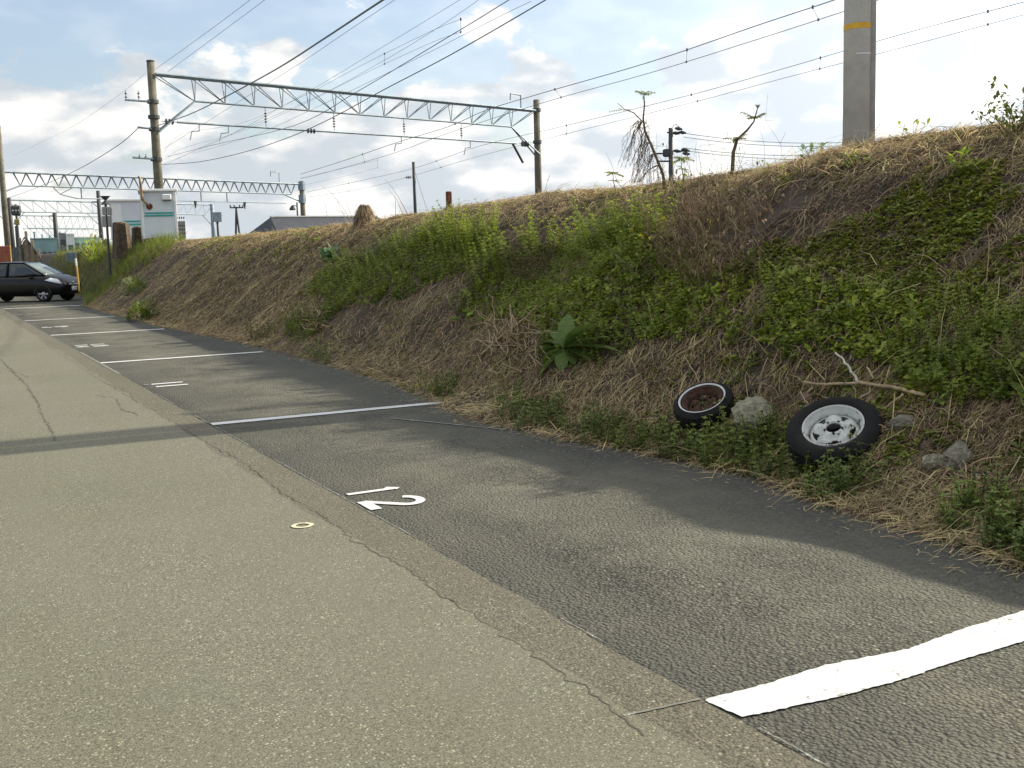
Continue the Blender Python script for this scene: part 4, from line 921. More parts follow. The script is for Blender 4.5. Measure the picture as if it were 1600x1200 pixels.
# buildings in the distance
def block(name, label, x0, x1, yt, yb, r, depth, m, roofm=None, win=None, cat='building'):
    a = at_r(x0, yb, r); c = at_r(x1, yb, r); dx = c - a; dx.z = 0; w = dx.length; dx.normalize(); dy = Vector((-dx.y, dx.x, 0))
    if dy.y < 0: dy = -dy
    top = at_r(x0, yt, r).z; R = Matrix((dx, dy, Vector((0, 0, 1)))).transposed(); cen = a + dx * w / 2 + dy * depth / 2; t = thing(name, Vector((cen.x, cen.y, 0)), label, cat)
    MB().box(Vector((cen.x, cen.y, top / 2)), (w, depth, top), R).build('walls', m, t)
    MB().box(Vector((cen.x, cen.y, top + (top * .015))), (w * 1.02, depth * 1.02, top * .03), R).build('roof', roofm or m, t)
    if win:
        nx, ny, z0, z1, wm = win
        for i in range(nx):
            for j in range(ny):
                p = Vector((cen.x, cen.y, 0)) - dy * (depth / 2 + .02) + dx * w * ((i + .5) / nx - .5) + Vector((0, 0, z0 + (z1 - z0) * (j + .5) / ny)); MB().box(p, (w / nx * .6, .06, (z1 - z0) / ny * .55), R).build('window', wm, t)
    return t, top, dx, dy, w, cen, R
M_bw = mat('white_render', (.62, .62, .58), .7, var=.06); M_bg = mat('grey_render', (.26, .27, .26), .8, var=.1); M_tan = mat('tan_render', (.30, .26, .21), .8, var=.1); M_win = mat('window_glass', (.05, .07, .08), .15, var=.1)
tl, top, *_ = block('teal_building', 'low teal-walled building with pale roof edge, right of the white gable block', 118, 158, 372, 412, 150, 12, M_teal if False else mat('teal_wall', (.25, .42, .38), .6, var=.15), M_bw, (4, 1, 2.6, 4.2, M_win))
block('white_building', 'white house end-on between the grey block and the teal building', 106, 119, 367, 408, 140, 9, M_bw, M_bw, (1, 1, 2.4, 3.8, M_win))
block('grey_building', 'narrow grey block beside the white house, beyond the dark mast', 95, 106, 366, 408, 145, 9, M_bg, M_bg, (1, 2, 2.0, 4.5, M_win))
block('teal_shed', 'long low building with pale teal roof behind the wooden shed', 50, 92, 374, 410, 130, 10, M_tealroof, M_tealroof, (5, 1, 1.9, 2.9, M_win))
block('apartment_tower', 'tiny brown-grey apartment tower on the horizon right of the white hut', 279, 292, 348, 392, 500, 12, M_tan, M_bg, (4, 9, 5, 20, M_win))
# dark roofed house behind the bank
a = at_r(437, 357, 75); bq = at_r(655, 357, 80); dx = bq - a; dx.z = 0; w = dx.length; dx.normalize(); dy = Vector((-dx.y, dx.x, 0)); ridge = at_r(445, 338, 77).z; eave = a.z - .6
t = thing('dark_roofed_house', Vector((a.x, a.y, 0)), 'long dark-roofed house showing only its roof above the bank crest', 'house')
b = MB(); P4 = [a + dx * (-.0), a + dx * w, a + dx * w + dy * 7, a + dy * 7]; rg = [a + dx * .9 + dy * 3.5, a + dx * (w - 1.5) + dy * 3.5]
vs = [(p.x, p.y, eave) for p in P4] + [(p.x, p.y, ridge) for p in rg]; b.add(vs, [(0, 1, 5, 4), (1, 2, 5), (2, 3, 4, 5), (3, 0, 4), (3, 2, 1, 0)]); b.build('roof', mat('dark_roof_tiles', (.035, .037, .045), .6, var=.25, scale=1.5, bump=.4, bscale=8.), t)
cc = a + dx * w / 2 + dy * 3.5; Rh = Matrix((dx, dy, Vector((0, 0, 1)))).transposed(); MB().box(Vector((cc.x, cc.y, eave / 2 - .01)), (w - 1, 6, eave), Rh).build('walls', M_bg, t)
MB().tube([(rg[0].x, rg[0].y, ridge + .02), (rg[1].x, rg[1].y, ridge + .02)], .10, 6).build('ridge_cap', M_bg, t)

# picket fence bits at the top of the far bank
t = thing('picket_fence', at_r(105, 409, 60), 'short pale grey picket fence on the bank beyond the black car', 'fence'); b = MB()
for x in range(104, 119, 2): b.tube([at_r(x, 409, 60), at_r(x, 394, 60)], .03, 4)
b.build('pickets', M_steel, t); MB().tube([at_r(103, 397, 60), at_r(119, 397, 60)], .025, 4).tube([at_r(103, 406, 60), at_r(119, 406, 60)], .025, 4).build('rail', M_steel, t)
t = thing('board_fence', at_r(119, 404, 62), 'dark board fence stepping up the far bank towards the stumps', 'fence'); b = MB()
for i in range(22):
    x = 120 + i * 2.2; y = 405 - i * 1.15; q = at_r(x, y, 62); b.bbox(q - Vector((0, 0, .15)), (.085, .04, .75 + .1 * random.random()), b=.008)
b.build('boards', M_dark, t)
for i, (x, y) in enumerate(((147, 386), (157, 384))):
    q = at_r(x, y, 60); tag(MB().bbox(q, (.12, .12, .75), b=.02).build('stake', mat('pale_stake', (.5, .42, .3), .9)), ['left one of two pale stakes by the board fence', 'right one of two pale stakes by the board fence'][i], 'stake', 'pale stakes on the far bank')

# ------------------------------------------------------------------ two old wheels
M_rub = mat('old_rubber', (.013, .013, .013), .88, var=.3, scale=6., bump=.5, bscale=60., spec=.2, col2=(.022, .020, .017))
M_rubtread = mat('rubber_tread', (.012, .012, .012), .9, var=.3, scale=10., bump=.8, bscale=45., spec=.2, col2=(.026, .022, .017))
M_rim = mat('chipped_white_rim', (.60, .60, .57), .45, var=.06, scale=30., col2=(.50, .49, .44))
def rustify(m, rust, thr, scale):
    nt = m.node_tree; N = nt.nodes; L = nt.links; b = N['Principled BSDF']; src = b.inputs['Base Color'].links[0].from_socket
    tc = N.new('ShaderNodeTexCoord'); no = N.new('ShaderNodeTexNoise'); no.inputs['Scale'].default_value = scale; no.inputs['Detail'].default_value = 7; no.inputs['Roughness'].default_value = .7; L.new(tc.outputs['Object'], no.inputs['Vector'])
    mr = N.new('ShaderNodeMapRange'); L.new(no.outputs[0], mr.inputs[0]); mr.inputs[1].default_value = thr; mr.inputs[2].default_value = thr + .06
    mx = N.new('ShaderNodeMix'); mx.data_type = 'RGBA'; L.new(mr.outputs[0], mx.inputs[0]); L.new(src, mx.inputs[6]); mx.inputs[7].default_value = (*rust, 1); L.new(mx.outputs[2], b.inputs['Base Color'])
rustify(M_rim, (.10, .055, .03), .565, 18)
M_rrim = mat('rusted_rim', (.11, .045, .024), .9, var=.4, scale=30., bump=.9, bscale=60., col2=(.040, .020, .013))
M_ww = mat('dirty_whitewall', (.55, .55, .52), .7, var=.15, scale=20.)
M_hole = mat('dark_hollow', (.012, .011, .010), .9)
def wheel(name, px, py, nrm, R, Wd, Rr, label, white=True, sink=.0, zoff=0.):
    P = hit(px, py, .10) if zoff == 0 else hit(px, py, zoff); nrm = Vector(nrm).normalized()
    t = thing(name, P, label, 'wheel', 'two old wheels dumped on the bank')
    xa = nrm.cross(Vector((0, 0, 1))).normalized(); ya = nrm.cross(xa); Mx = Matrix((xa, ya, nrm)).transposed().to_4x4(); Mx.translation = P
    h = Wd / 2
    # sidewalls and shoulders
    side = [(Rr - .004, h * .62), (Rr + .006, h * .86), (Rr + .02, h * .95), (Rr + (R - Rr) * .45, h * 1.02), (R - .035, h * .93), (R - .016, h * .80), (R - .006, h * .70)]
    tyre = MB(); tyre.lathe(side, 96, Mx).lathe([(a, -b) for a, b in side][::-1], 96, Mx)
    to = tyre.build('sidewall', M_rub, t, smooth=True)
    # tread with grooves and lateral blocks
    tr = MB(); n = 132; rows = []
    zz = [.70, .52, .50, .44, .42, .20, .18, .12, .10, -.10, -.12, -.18, -.20, -.42, -.44, -.50, -.52, -.70]
    for i, z in enumerate(zz):
        groove = i in (2, 3, 6, 7, 10, 11, 14, 15); rows.append((R - (.010 if groove else 0) - .012 * (abs(z) / .7) ** 3, h * z, groove))
    vs = []; fs = []
    for r_, z, gr in rows:
        for k in range(n):
            a = 2 * math.pi * k / n; rr = r_ - (.007 if (k % 4 == 0 and abs(z) > h * .22) else 0); vs.append(Mx @ Vector((rr * math.cos(a), rr * math.sin(a), z)))
    for i in range(len(rows) - 1):
        for k in range(n): j = (k + 1) % n; fs.append((i * n + k, i * n + j, i * n + n + j, i * n + n + k))
    tr.add(vs, fs).build('tread', M_rubtread, t)
    rm = M_rim if white else M_rrim
    lip = [(Rr + .002, h * .70), (Rr + .005, h * .90), (Rr - .003, h * .94), (Rr - .008, h * .84), (Rr - .013, h * .66), (Rr - .024, h * .60), (Rr - .028, h * .42), (Rr - .032, h * .10), (Rr - .034, -h * .05), (Rr - .036, -h * .55), (Rr - .01, -h * .7)]
    MB().lathe(lip, 72, Mx).build('rim', rm, t, smooth=True)
    # disc with five openings
    K = 100; Rd = Rr - .033; rad = [.052, .053, .057, .064, .078, .094, .108, .122, .136, .148, 1.]
    rad = [q if q < .16 else None for q in rad]; rad = [(.14 * .0 + q * Rd / .172) if q else Rd for q in rad]
    hh = [.66, .68, .76, .74, .66, .60, .60, .62, .60, .52, .40] if white else [.05, .50, .58, .56, .46, .40, .40, .42, .40, .30, .12]
    vs = []; fs = []
    for i, r_ in enumerate(rad):
        for k in range(K):
            a = 2 * math.pi * k / K; w = math.cos(5 * a); z = hh[i] + (.10 * w if 4 <= i <= 8 else 0) + (.05 * w if i == 3 else 0)
            vs.append(Mx @ Vector((r_ * math.cos(a), r_ * math.sin(a), h * z)))
    for i in range(len(rad) - 1):
        for k in range(K):
            ph = (k + .5) % 20; ph = min(ph, 20 - ph) ; ph = 10 - ph        # 0 at middle of a spoke gap
            if white and i in (6, 7, 8) and ph < (1.6, 3.2, 4.9)[i - 6]: continue
            if (not white) and i in (6, 7) and ph < 2.6: continue
            j = (k + 1) % K; fs.append((i * K + k, i * K + j, i * K + K + j, i * K + K + k))
    MB().add(vs, fs).build('disc', rm, t, smooth=True, solid=.003)
    for q in range(5):
        a = 2 * math.pi * q / 5 + .6; c = Mx @ Vector((math.cos(a) * Rd * .36, math.sin(a) * Rd * .36, h * (.77 if white else .59))); MB().tube([c - nrm * .012, c + nrm * .0015], .0075, 10).build('bolt_hole', M_hole, t)
    MB().lathe([(.0, -h * .35), (Rd * .98, -h * .45)], 24, Mx).build('inner_shadow_plate', M_rrim if not white else mat('wheel_inside', (.012, .011, .010), .9), t)
    if not white: MB().lathe([(Rr + .014, h * .925), (Rr + .016, h * .965), (Rr + .026, h * 1.0), (Rr + .028, h * .99)], 96, Mx).build('whitewall_band', M_ww, t, smooth=True)
    return t, P, nrm
def face_normal(px, py, tocam, tx, ty):
    d = ray(px, py).normalized(); u = up - d * up.dot(d); u.normalize(); r_ = d.cross(u); return -d * tocam + (r_ * tx + u * ty).normalized() * math.sqrt(1 - tocam ** 2)
wheel('car_wheel', 1306, 684, face_normal(1306, 684, .66, -.22, .97), .302, .245, .188, 'black tyre on a chipped white steel rim, the larger of the two old wheels', True, zoff=.10)
wheel('car_wheel', 1101, 636, face_normal(1101, 636, .57, -.30, .95), .230, .180, .150, 'smaller old wheel with a rusted brown rim and white ring on its tyre', False, zoff=.08)

# ------------------------------------------------------------------ rocks and litter
def rock(name, px, py, size, label, m, seed, squash=.7, lift=.03, group='stones round the old wheels', yaw=0.):
    P = hit(px, py, lift); bm = bmesh.new(); bmesh.ops.create_icosphere(bm, subdivisions=5, radius=1)
    o = Vector((seed * 3.1, seed * 1.7, seed)); pl = []
    rr = random.Random(seed)
    for _ in range(11):
        v = Vector((rr.uniform(-1, 1), rr.uniform(-1, 1), rr.uniform(-.8, 1))).normalized(); pl.append((v, rr.uniform(.62, .92)))
    for v in bm.verts:
        c = v.co.copy()
        for nv, dd in pl:
            k = c.dot(nv) - dd
            if k > 0: c -= nv * k * .93
        c *= 1 + .14 * mnoise.noise(c * 2.2 + o) + .09 * mnoise.noise(c * 5 + o) + .05 * mnoise.noise(c * 13 + o)
        v.co = Vector((c.x * size[0], c.y * size[1], c.z * size[2]))
    me = bpy.data.meshes.new(name); bm.to_mesh(me); bm.free(); ob = link_mesh(name, me, m, None, True); ob.location = P; ob.rotation_euler = (rr.uniform(-.3, .3), rr.uniform(-.3, .3), yaw + YAW * -1); tag(ob, label, 'rock', group); return ob
M_rockA = mat('lichened_stone', (.44, .40, .28), .95, var=.3, scale=14., bump=2.5, bscale=28., col2=(.17, .155, .10)); M_rockB = mat('brown_stone', (.17, .11, .075), .9, var=.3, scale=9., bump=.8)
M_rockC = mat('grey_stone', (.34, .31, .24), .95, var=.3, scale=14., bump=2.5, bscale=28., col2=(.16, .14, .10)); M_chalk = mat('white_stone', (.62, .62, .60), .8, var=.15, scale=20., bump=.5)
rock('stone', 1182, 652, (.185, .15, .15), 'big pale lichened stone lying between the two old wheels', M_rockA, 3)
rock('stone', 1262, 622, (.055, .05, .045), 'round reddish-brown stone above the left edge of the white-rimmed wheel', M_rockB, 5)
rock('stone', 1268, 638, (.05, .04, .025), 'small white lump tucked behind the top of the white-rimmed wheel', M_chalk, 8)
rock('stone', 1412, 660, (.11, .08, .05), 'flat grey stone just right of the white-rimmed wheel', M_rockC, 11)
rock('stone', 1497, 718, (.085, .08, .10), 'upright pale grey stone near the right edge, below the weeds', M_rockC, 14)
rock('stone', 1462, 722, (.08, .07, .055), 'mossy stone leaning against the upright grey stone', M_rockA, 17)
rock('stone', 1448, 696, (.04, .035, .03), 'small pinkish stone above the mossy one', M_rockB, 19)
rock('stone', 1172, 610, (.06, .05, .04), 'dark clod of earth above the pale lichened stone', M_soil, 23)
def slope_pts(pl, lift): return [hit(x, y, l if isinstance(l, float) else lift) for (x, y), l in zip(pl, [lift] * len(pl))]
M_stick = mat('bleached_stick', (.43, .315, .18), .8, var=.25, scale=14., bump=.5, bscale=80.); M_stickp = mat('pale_split_wood', (.55, .50, .42), .8, var=.2, scale=20.)
def fallen(name, label, lines, m, cat='branch', jitter=.012):
    P0 = hit(*lines[0][0][0], .03); t = thing(name, P0, label, cat)
    for i, (pl, lifts, r0, r1) in enumerate(lines):
        pts = []
        for (x, y), lf in zip(pl, lifts): pts.append(hit(x, y, lf))
        out = []
        for a, b in zip(pts[:-1], pts[1:]):
            for k in range(4): out.append(a.lerp(b, k / 4) + Vector((random.uniform(-1, 1), random.uniform(-1, 1), random.uniform(-1, 1))) * jitter * .35)
        out.append(pts[-1]); MB().tube(out, [r0, r1], 7).build('stem' if i == 0 else 'side_branch', m[i % len(m)], t, smooth=True)
    return t
fallen('fallen_branch', 'forked bleached branch lying across the weeds above the white-rimmed wheel', [
    ([(1256, 597), (1278, 601), (1300, 600), (1345, 598), (1395, 605), (1420, 611), (1445, 618)], [.10, .08, .09, .10, .08, .06, .05], .008, .013),
    ([(1343, 598), (1330, 580), (1318, 562), (1305, 551)], [.10, .17, .24, .28], .010, .006),
    ([(1333, 583), (1345, 574)], [.16, .2], .005, .002), ([(1366, 592), (1358, 580), (1354, 574)], [.12, .18, .21], .008, .006),
    ([(1328, 562), (1330, 553)], [.24, .27], .003, .001), ([(1270, 605), (1256, 620)], [.08, .05], .007, .006), ([(1340, 624), (1360, 612), (1358, 600)], [.05, .06, .08], .007, .006)], [M_stick, M_stickp, M_stick])
fallen('fallen_stick', 'short bleached stick right of the white-rimmed wheel, pointing up the bank', [([(1385, 637), (1398, 627), (1411, 615)], [.05, .08, .09], .006, .007)], [M_stick], 'stick')
fallen('fallen_stick', 'bent brown stick poking out between the rusty wheel and the pale stone', [([(1095, 677), (1122, 667), (1140, 660), (1150, 652)], [.05, .06, .06, .05], .006, .004), ([(1138, 662), (1128, 680)], [.05, .04], .004, .003)], [M_stick], 'stick')
fallen('fallen_stick', 'thin stick crossing the brown stone above the white-rimmed wheel', [([(1250, 613), (1258, 625), (1268, 638)], [.10, .09, .07], .005, .004)], [M_stick], 'stick')
fallen('fallen_stick', 'dark charred stick on the straw right of the upright grey stone', [([(1514, 738), (1530, 741), (1550, 741)], [.03, .03, .03], .012, .010)], [M_hole], 'stick')
fallen('fallen_stick', 'short stub of tan wood standing in the straw below the charred stick', [([(1530, 765), (1529, 752), (1528, 741)], [.01, .04, .07], .014, .011)], [M_stick], 'stick')
fallen('fallen_stick', 'straight pale stick lying above the straw between dock plant and rusty wheel', [([(1060, 555), (1082, 542), (1102, 527)], [.05, .06, .07], .007, .006), ([(1072, 560), (1085, 582), (1092, 598)], [.04, .05, .06], .004, .003)], [M_stick], 'stick')
# broken dead shrub with roots
random.seed(5)
rl = [([(752, 556), (775, 533), (800, 514), (818, 500), (838, 478)], [.03, .08, .12, .16, .2], .016, .006), ([(800, 514), (798, 495), (797, 476)], [.15, .26, .38], .012, .007),
      ([(781, 522), (770, 505), (750, 488)], [.12, .2, .24], .005, .002), ([(772, 507), (772, 490), (769, 462)], [.2, .25, .3], .004, .002), ([(780, 513), (748, 502), (728, 512), (712, 532)], [.14, .16, .12, .06], .006, .003),
      ([(770, 535), (745, 531), (728, 535), (722, 545)], [.09, .1, .08, .04], .006, .003), ([(800, 514), (818, 498), (838, 505), (850, 500)], [.15, .2, .15, .12], .004, .002), ([(805, 508), (800, 488), (815, 480)], [.18, .24, .28], .004, .002)]
for k in range(120):
    x, y = random.gauss(800, 30), random.gauss(528, 22); a = random.uniform(0, 6.28); L_ = random.uniform(14, 38)
    rl.append(([(x, y), (x + L_ * .5 * math.cos(a) + random.uniform(-6, 6), y + L_ * .5 * math.sin(a)), (x + L_ * math.cos(a), y + L_ * math.sin(a))], [random.uniform(.02, .24) for _ in range(3)], .0045, .002))
fallen('dead_shrub', 'uprooted pale dead shrub with tangled twigs on the bare straw of the bank', rl, [M_stick, M_stick, M_stick, M_stick, M_thatch], 'shrub', .03)
random.seed(6)
rl = []
for k in range(26):
    x, y = random.uniform(470, 505), random.uniform(483, 512); a = random.uniform(0, 6.28); L_ = random.uniform(10, 30)
    rl.append(([(x, y), (x + L_ * .5 * math.cos(a) + 3, y + L_ * .5 * math.sin(a)), (x + L_ * math.cos(a), y + L_ * math.sin(a) * .6)], [random.uniform(.05, .25) for _ in range(3)], .010, .004))
fallen('brushwood_heap', 'small heap of dark twigs at the left end of the long weed drift', rl, [M_thatch, M_stick, M_thatch], 'brushwood', .03)

# ------------------------------------------------------------------ individual plants
M_dock = mat('dock_leaf', (.19, .27, .06), .6, var=.2, scale=14., bump=.8, bscale=50., col2=(.11, .17, .04), trans=.3, island=.15)
M_palegreen = mat('pale_plant_leaf', (.20, .30, .15), .55, var=.2, scale=5., trans=.35, island=.25)
M_stem = mat('green_stem', (.12, .16, .05), .6, var=.2); M_vine = mat('withered_vine', (.26, .19, .11), .9, var=.35, scale=12., col2=(.11, .08, .05), trans=.35)
def leafy(name, label, P, leaves, m, cat='plant', group=None, stemr=.008, hgt=.0, stem_to=None):
    t = thing(name, P, label, cat, group)
    if hgt: MB().tube(curvy(P - Vector((0, 0, .04)), P + Vector((0, 0, hgt)), 5, .06), [stemr, stemr * .5], 6).build('stem', M_stem, t)
    b = MB()
    for (o, d, L_, W_, dr) in leaves: b.leaf(P + Vector(o), d, (0, 0, 1), L_, W_, 6, dr, .3)
    b.build('leaves', m, t, smooth=False); return t
P = hit(878, 548, .12)
def px_dir(a, b, la=.12, lb=.12): q = hit(*b, lb) - hit(*a, la); return q
c0 = hit(884, 545, .14); lv = []
for (bx, by, lf) in ((836, 583, .06), (846, 536, .16), (897, 562, .10), (868, 512, .28), (930, 532, .22), (905, 505, .33), (918, 552, .12), (886, 494, .36), (852, 556, .1), (940, 515, .28), (955, 530, .2), (920, 500, .34), (850, 520, .2), (875, 575, .07)):
    q = hit(bx, by, lf) - c0; lv.append(((c0 - P)[:], q[:], q.length * 1.2, .14 + .04 * random.random(), .3))
leafy('dock_plant', 'big broad-leaved dock plant at the foot of the weeds, left of the two wheels', P, lv, M_dock)
random.seed(12)
P = hit(516, 412, .05); leafy('broadleaf_plant', 'pale green leafy plant alone on the upper bank above the long weed drift', P, [((random.uniform(-.1, .1), random.uniform(-.1, .1), random.uniform(0, .15)), (random.uniform(-1, 1), random.uniform(-1, .6), random.uniform(.3, 1.6)), random.uniform(.2, .38), .11, .35) for _ in range(22)], M_palegreen)
for (x, y, w, h_, lab, mm, n) in ((222, 500, .40, .36, 'rounded bright green bush at the edge of the asphalt by the far bays', M_leafD, 900), (214, 462, .50, .5, 'dark bush above the rounded bright one, halfway up the bank', M_leafD, 800), (236, 478, .45, .2, 'flat dark leafy tuft between the two far bushes', M_leafD, 160)):
    P = hit(x, y, .02); t = thing('small_bush', P, lab, 'bush', 'small bushes at the far end of the bank'); b = MB()
    for k in range(n):
        a = random.uniform(0, 6.28); e = math.acos(random.uniform(0, 1)); rr = random.uniform(.55, 1) ** .5 * (1 + .25 * math.sin(3 * a + x)); v = Vector((math.cos(a) * math.sin(e) * w, math.sin(a) * math.sin(e) * w, math.cos(e) * h_)) * rr
        b.leaf(P + v, v + Vector((0, 0, .2)), (0, 0, 1), random.uniform(.06, .11), .035, 2, .5)
    b.build('foliage', mm, t); MB().tube([P - Vector((0, 0, .1)), P + Vector((0, 0, h_ * .6))], .02, 5).build('stem', M_stem, t)

def sprig(b, base, n, L_, W_, spread=1., upb=.3, seed=0, cluster=5):
    """compound leaf: little stalk with paired leaflets"""
    for i in range(n):
        a = 2 * math.pi * i / n + random.uniform(-.4, .4); d = Vector((math.cos(a) * spread, math.sin(a) * spread, random.uniform(upb - .3, upb + .5)))
        d.normalize(); ln = L_ * random.uniform(.7, 1.2)
        for k in range(cluster):
            s = (k + 1) / cluster; c = base + d * ln * s + Vector((0, 0, -.18 * ln * s * s)); sd = d.cross(Vector((0, 0, 1)))
            for sg in (-1, 1): b.leaf(c, d * .6 + sd * sg * .9 + Vector((0, 0, -.25)), (0, 0, 1), W_ * random.uniform(.6, 1.1), W_ * .45, 2, .8, .4)
        b.tube([base, base + d * ln * .5 + Vector((0, 0, -.08 * ln)), base + d * ln + Vector((0, 0, -.18 * ln))], .0016, 3, False)
def at_same(P, x, y, dr=0.): return at_r(x, y, math.hypot(P.x, P.y) + dr)
# vine-hung stalk
random.seed(21)
P = crest(1040, -.15); t = thing('vine_hung_stalk', P, 'tall leaning dead stalk hung with withered vines, sprouting at its tip', 'stalk')
st = [P - Vector((0, 0, .1)), at_same(P, 1036, 272), at_same(P, 1022, 237), at_same(P, 1008, 205), at_same(P, 1005, 185), at_same(P, 1007, 165), at_same(P, 1006, 147)]
MB().tube(st, [.020, .006], 7).build('stem', M_vine, t)
MB().tube([at_same(P, 1003, 189), at_same(P, 990, 176), at_same(P, 976, 171), at_same(P, 965, 161)], [.008, .003], 5).build('side_branch', M_vine, t)
b = MB()
for (x, y) in ((1005, 190), (1010, 205), (1016, 222), (1024, 240), (1000, 188), (1030, 258)):
    for k in range(11):
        x0 = x + random.uniform(-5, 5); x1 = x0 + random.uniform(-34, 18); L_ = random.uniform(30, 95); y1 = min(y + L_, 285); dr = random.uniform(-.15, .15)
        pts = [at_same(P, x0, y, dr)] + [at_same(P, x0 + (x1 - x0) * (s ** .7) + random.uniform(-3, 3), y + (y1 - y) * s, dr + random.uniform(-.03, .03)) for s in (.15, .3, .45, .6, .75, .9, 1)]
        b.tube(pts, [.0034, .0018], 3, False)
        for q in pts[1:]:
            for _ in range(3): b.leaf(q + Vector((random.uniform(-.01, .01), 0, random.uniform(-.03, .03))), (random.uniform(-1, 1), random.uniform(-1, 1), random.uniform(-1.5, 0)), (0, 0, 1), random.uniform(.02, .05), .013, 1, .4)
for k in range(34):
    i = random.randint(1, 5); q = st[i].lerp(st[i + 1], random.random()); b.tube(curvy(q, q + Vector((random.uniform(-.16, .16), random.uniform(-.16, .16), random.uniform(-.05, .14))), 3, .12), [.0022, .001], 3, False)
b.build('vines_and_twigs', M_vine, t)  # one mesh for the hanging vines and the stalk's bare twigs
b = MB(); sprig(b, at_same(P, 1006, 147), 7, .12, .04, 1., .3); sprig(b, at_same(P, 972, 172), 3, .12, .03, 1., -.1); b.build('leaves', M_leafY, t)
# second stalk
P = crest(1143, -.1); t = thing('sprouting_stalk', P, 'brown stalk sprouting green leaves, standing on the crest left of the big pole', 'stalk')
MB().tube([P - Vector((0, 0, .1)), at_same(P, 1146, 238), at_same(P, 1152, 218), at_same(P, 1168, 203), at_same(P, 1178, 190), at_same(P, 1184, 168)], [.024, .005], 7).build('stem', M_vine, t)
b = MB()
for k in range(60):
    s = random.random(); x0 = 1142 + 10 * s; y0 = 258 - 40 * s; q = at_same(P, x0 + random.uniform(-7, 7), y0 + random.uniform(-5, 8), random.uniform(-.05, .05)); b.leaf(q, (random.uniform(-1, 1), random.uniform(-1, 1), random.uniform(-1.5, .2)), (0, 0, 1), random.uniform(.03, .06), .012, 1, .4)
b.build('withered_leaves', M_vine, t)
b = MB(); sprig(b, at_same(P, 1152, 216), 7, .12, .045, 1., .3); sprig(b, at_same(P, 1179, 184), 8, .13, .05, 1., .3); sprig(b, at_same(P, 1184, 170), 3, .05, .03, .4, .8); b.build('leaves', M_leafY, t)
for (px, ty, lab, n, L_) in ((963, 270, 'small green sprout on the crest left of the vine-hung stalk', 7, .12), (1069, 248, 'slender leafy sprout between the two tall stalks', 8, .13)):
    P = crest(px, -.25); t = thing('sprout', P, lab, 'sprout', 'green sprouts on the crest'); q = at_same(P, px - 5, ty); MB().tube(curvy(P - Vector((0, 0, .05)), q, 4, .04), [.007, .004], 5).build('stem', M_stem, t)
    b = MB(); sprig(b, q, n, L_, .045, 1., .15); sprig(b, P.lerp(q, .65), 4, L_ * .8, .03, 1., .1); b.build('leaves', M_leafY, t)
# low leafy tufts and bright sprouts on the upper bank
for (x, y, n, s, m_, lab) in ((1502, 275, 18, .10, M_bright, 'bright yellow-green sprout catching the sun, right of the big pole'), (1270, 232, 22, .09, M_palegreen, 'grey-green leafy tuft on the crest just left of the big pole'),
                              (1068, 298, 8, .07, M_bright, 'yellowish sprout below the slender sprout'), (1127, 307, 9, .06, M_bright, 'yellow-green sprout among the dead stems below the crest'), (1198, 273, 6, .06, M_bright, 'tiny yellow-green sprout right of the sprouting stalk'),
                              (1428, 234, 9, .07, M_bright, 'small sunlit sprout on the thatch right of the big pole base')):
    P = crest(x, -.1) if y < 245 and x < 1450 else hit(x, y, .02); t = thing('leafy_tuft', P, lab, 'plant', 'small leafy plants on the upper bank'); b = MB()
    for k in range(n):
        o = Vector((random.uniform(-.10, .10), random.uniform(-.14, .14), random.uniform(.02, .16))); b.tube([P, P + o], .002, 3, False); b.leaf(P + o, (random.uniform(-1, 1), random.uniform(-1, 1), random.uniform(0, 1)), (0, 0, 1), s * random.uniform(.7, 1.2), s * .45, 3, .4)
    b.build('leaves', m_, t)
# flowering rape
random.seed(31)
P = hit(1003, 395, .02); t = thing('yellow_flowers', P, 'yellow-flowered weeds at the edge of the dead brush', 'flowers'); b = MB(); f = MB(); M_fl = mat('yellow_petal', (.75, .62, .03), .6, var=.1, trans=.4)
for (x, y) in ((981, 370), (988, 363), (990, 348), (1003, 358), (1007, 338), (1028, 347), (1038, 344), (1002, 372), (1016, 375), (1110, 348)):
    a = hit(x + random.uniform(-6, 6), y + 38, .02) if x < 1100 else hit(x, y + 30, .02); q = at_r(x, y, math.hypot(a.x, a.y)); pts = curvy(a, q, 4, .05); b.tube(pts, .0025, 4)
    for w in pts[1:]:
        for _ in range(5): b.leaf(w, (random.uniform(-1, 1), random.uniform(-1, 1), random.uniform(0, .8)), (0, 0, 1), .06, .02, 2, .3)
    for _ in range(10): o = Vector((random.uniform(-.022, .022), random.uniform(-.022, .022), random.uniform(-.01, .025))); f.leaf(q + o, (random.uniform(-1, 1), random.uniform(-1, 1), random.uniform(0, 1)), (0, 0, 1), .036, .028, 1, .2)
b.build('stems_and_leaves', M_leafY, t); f.build('petals', M_fl, t)
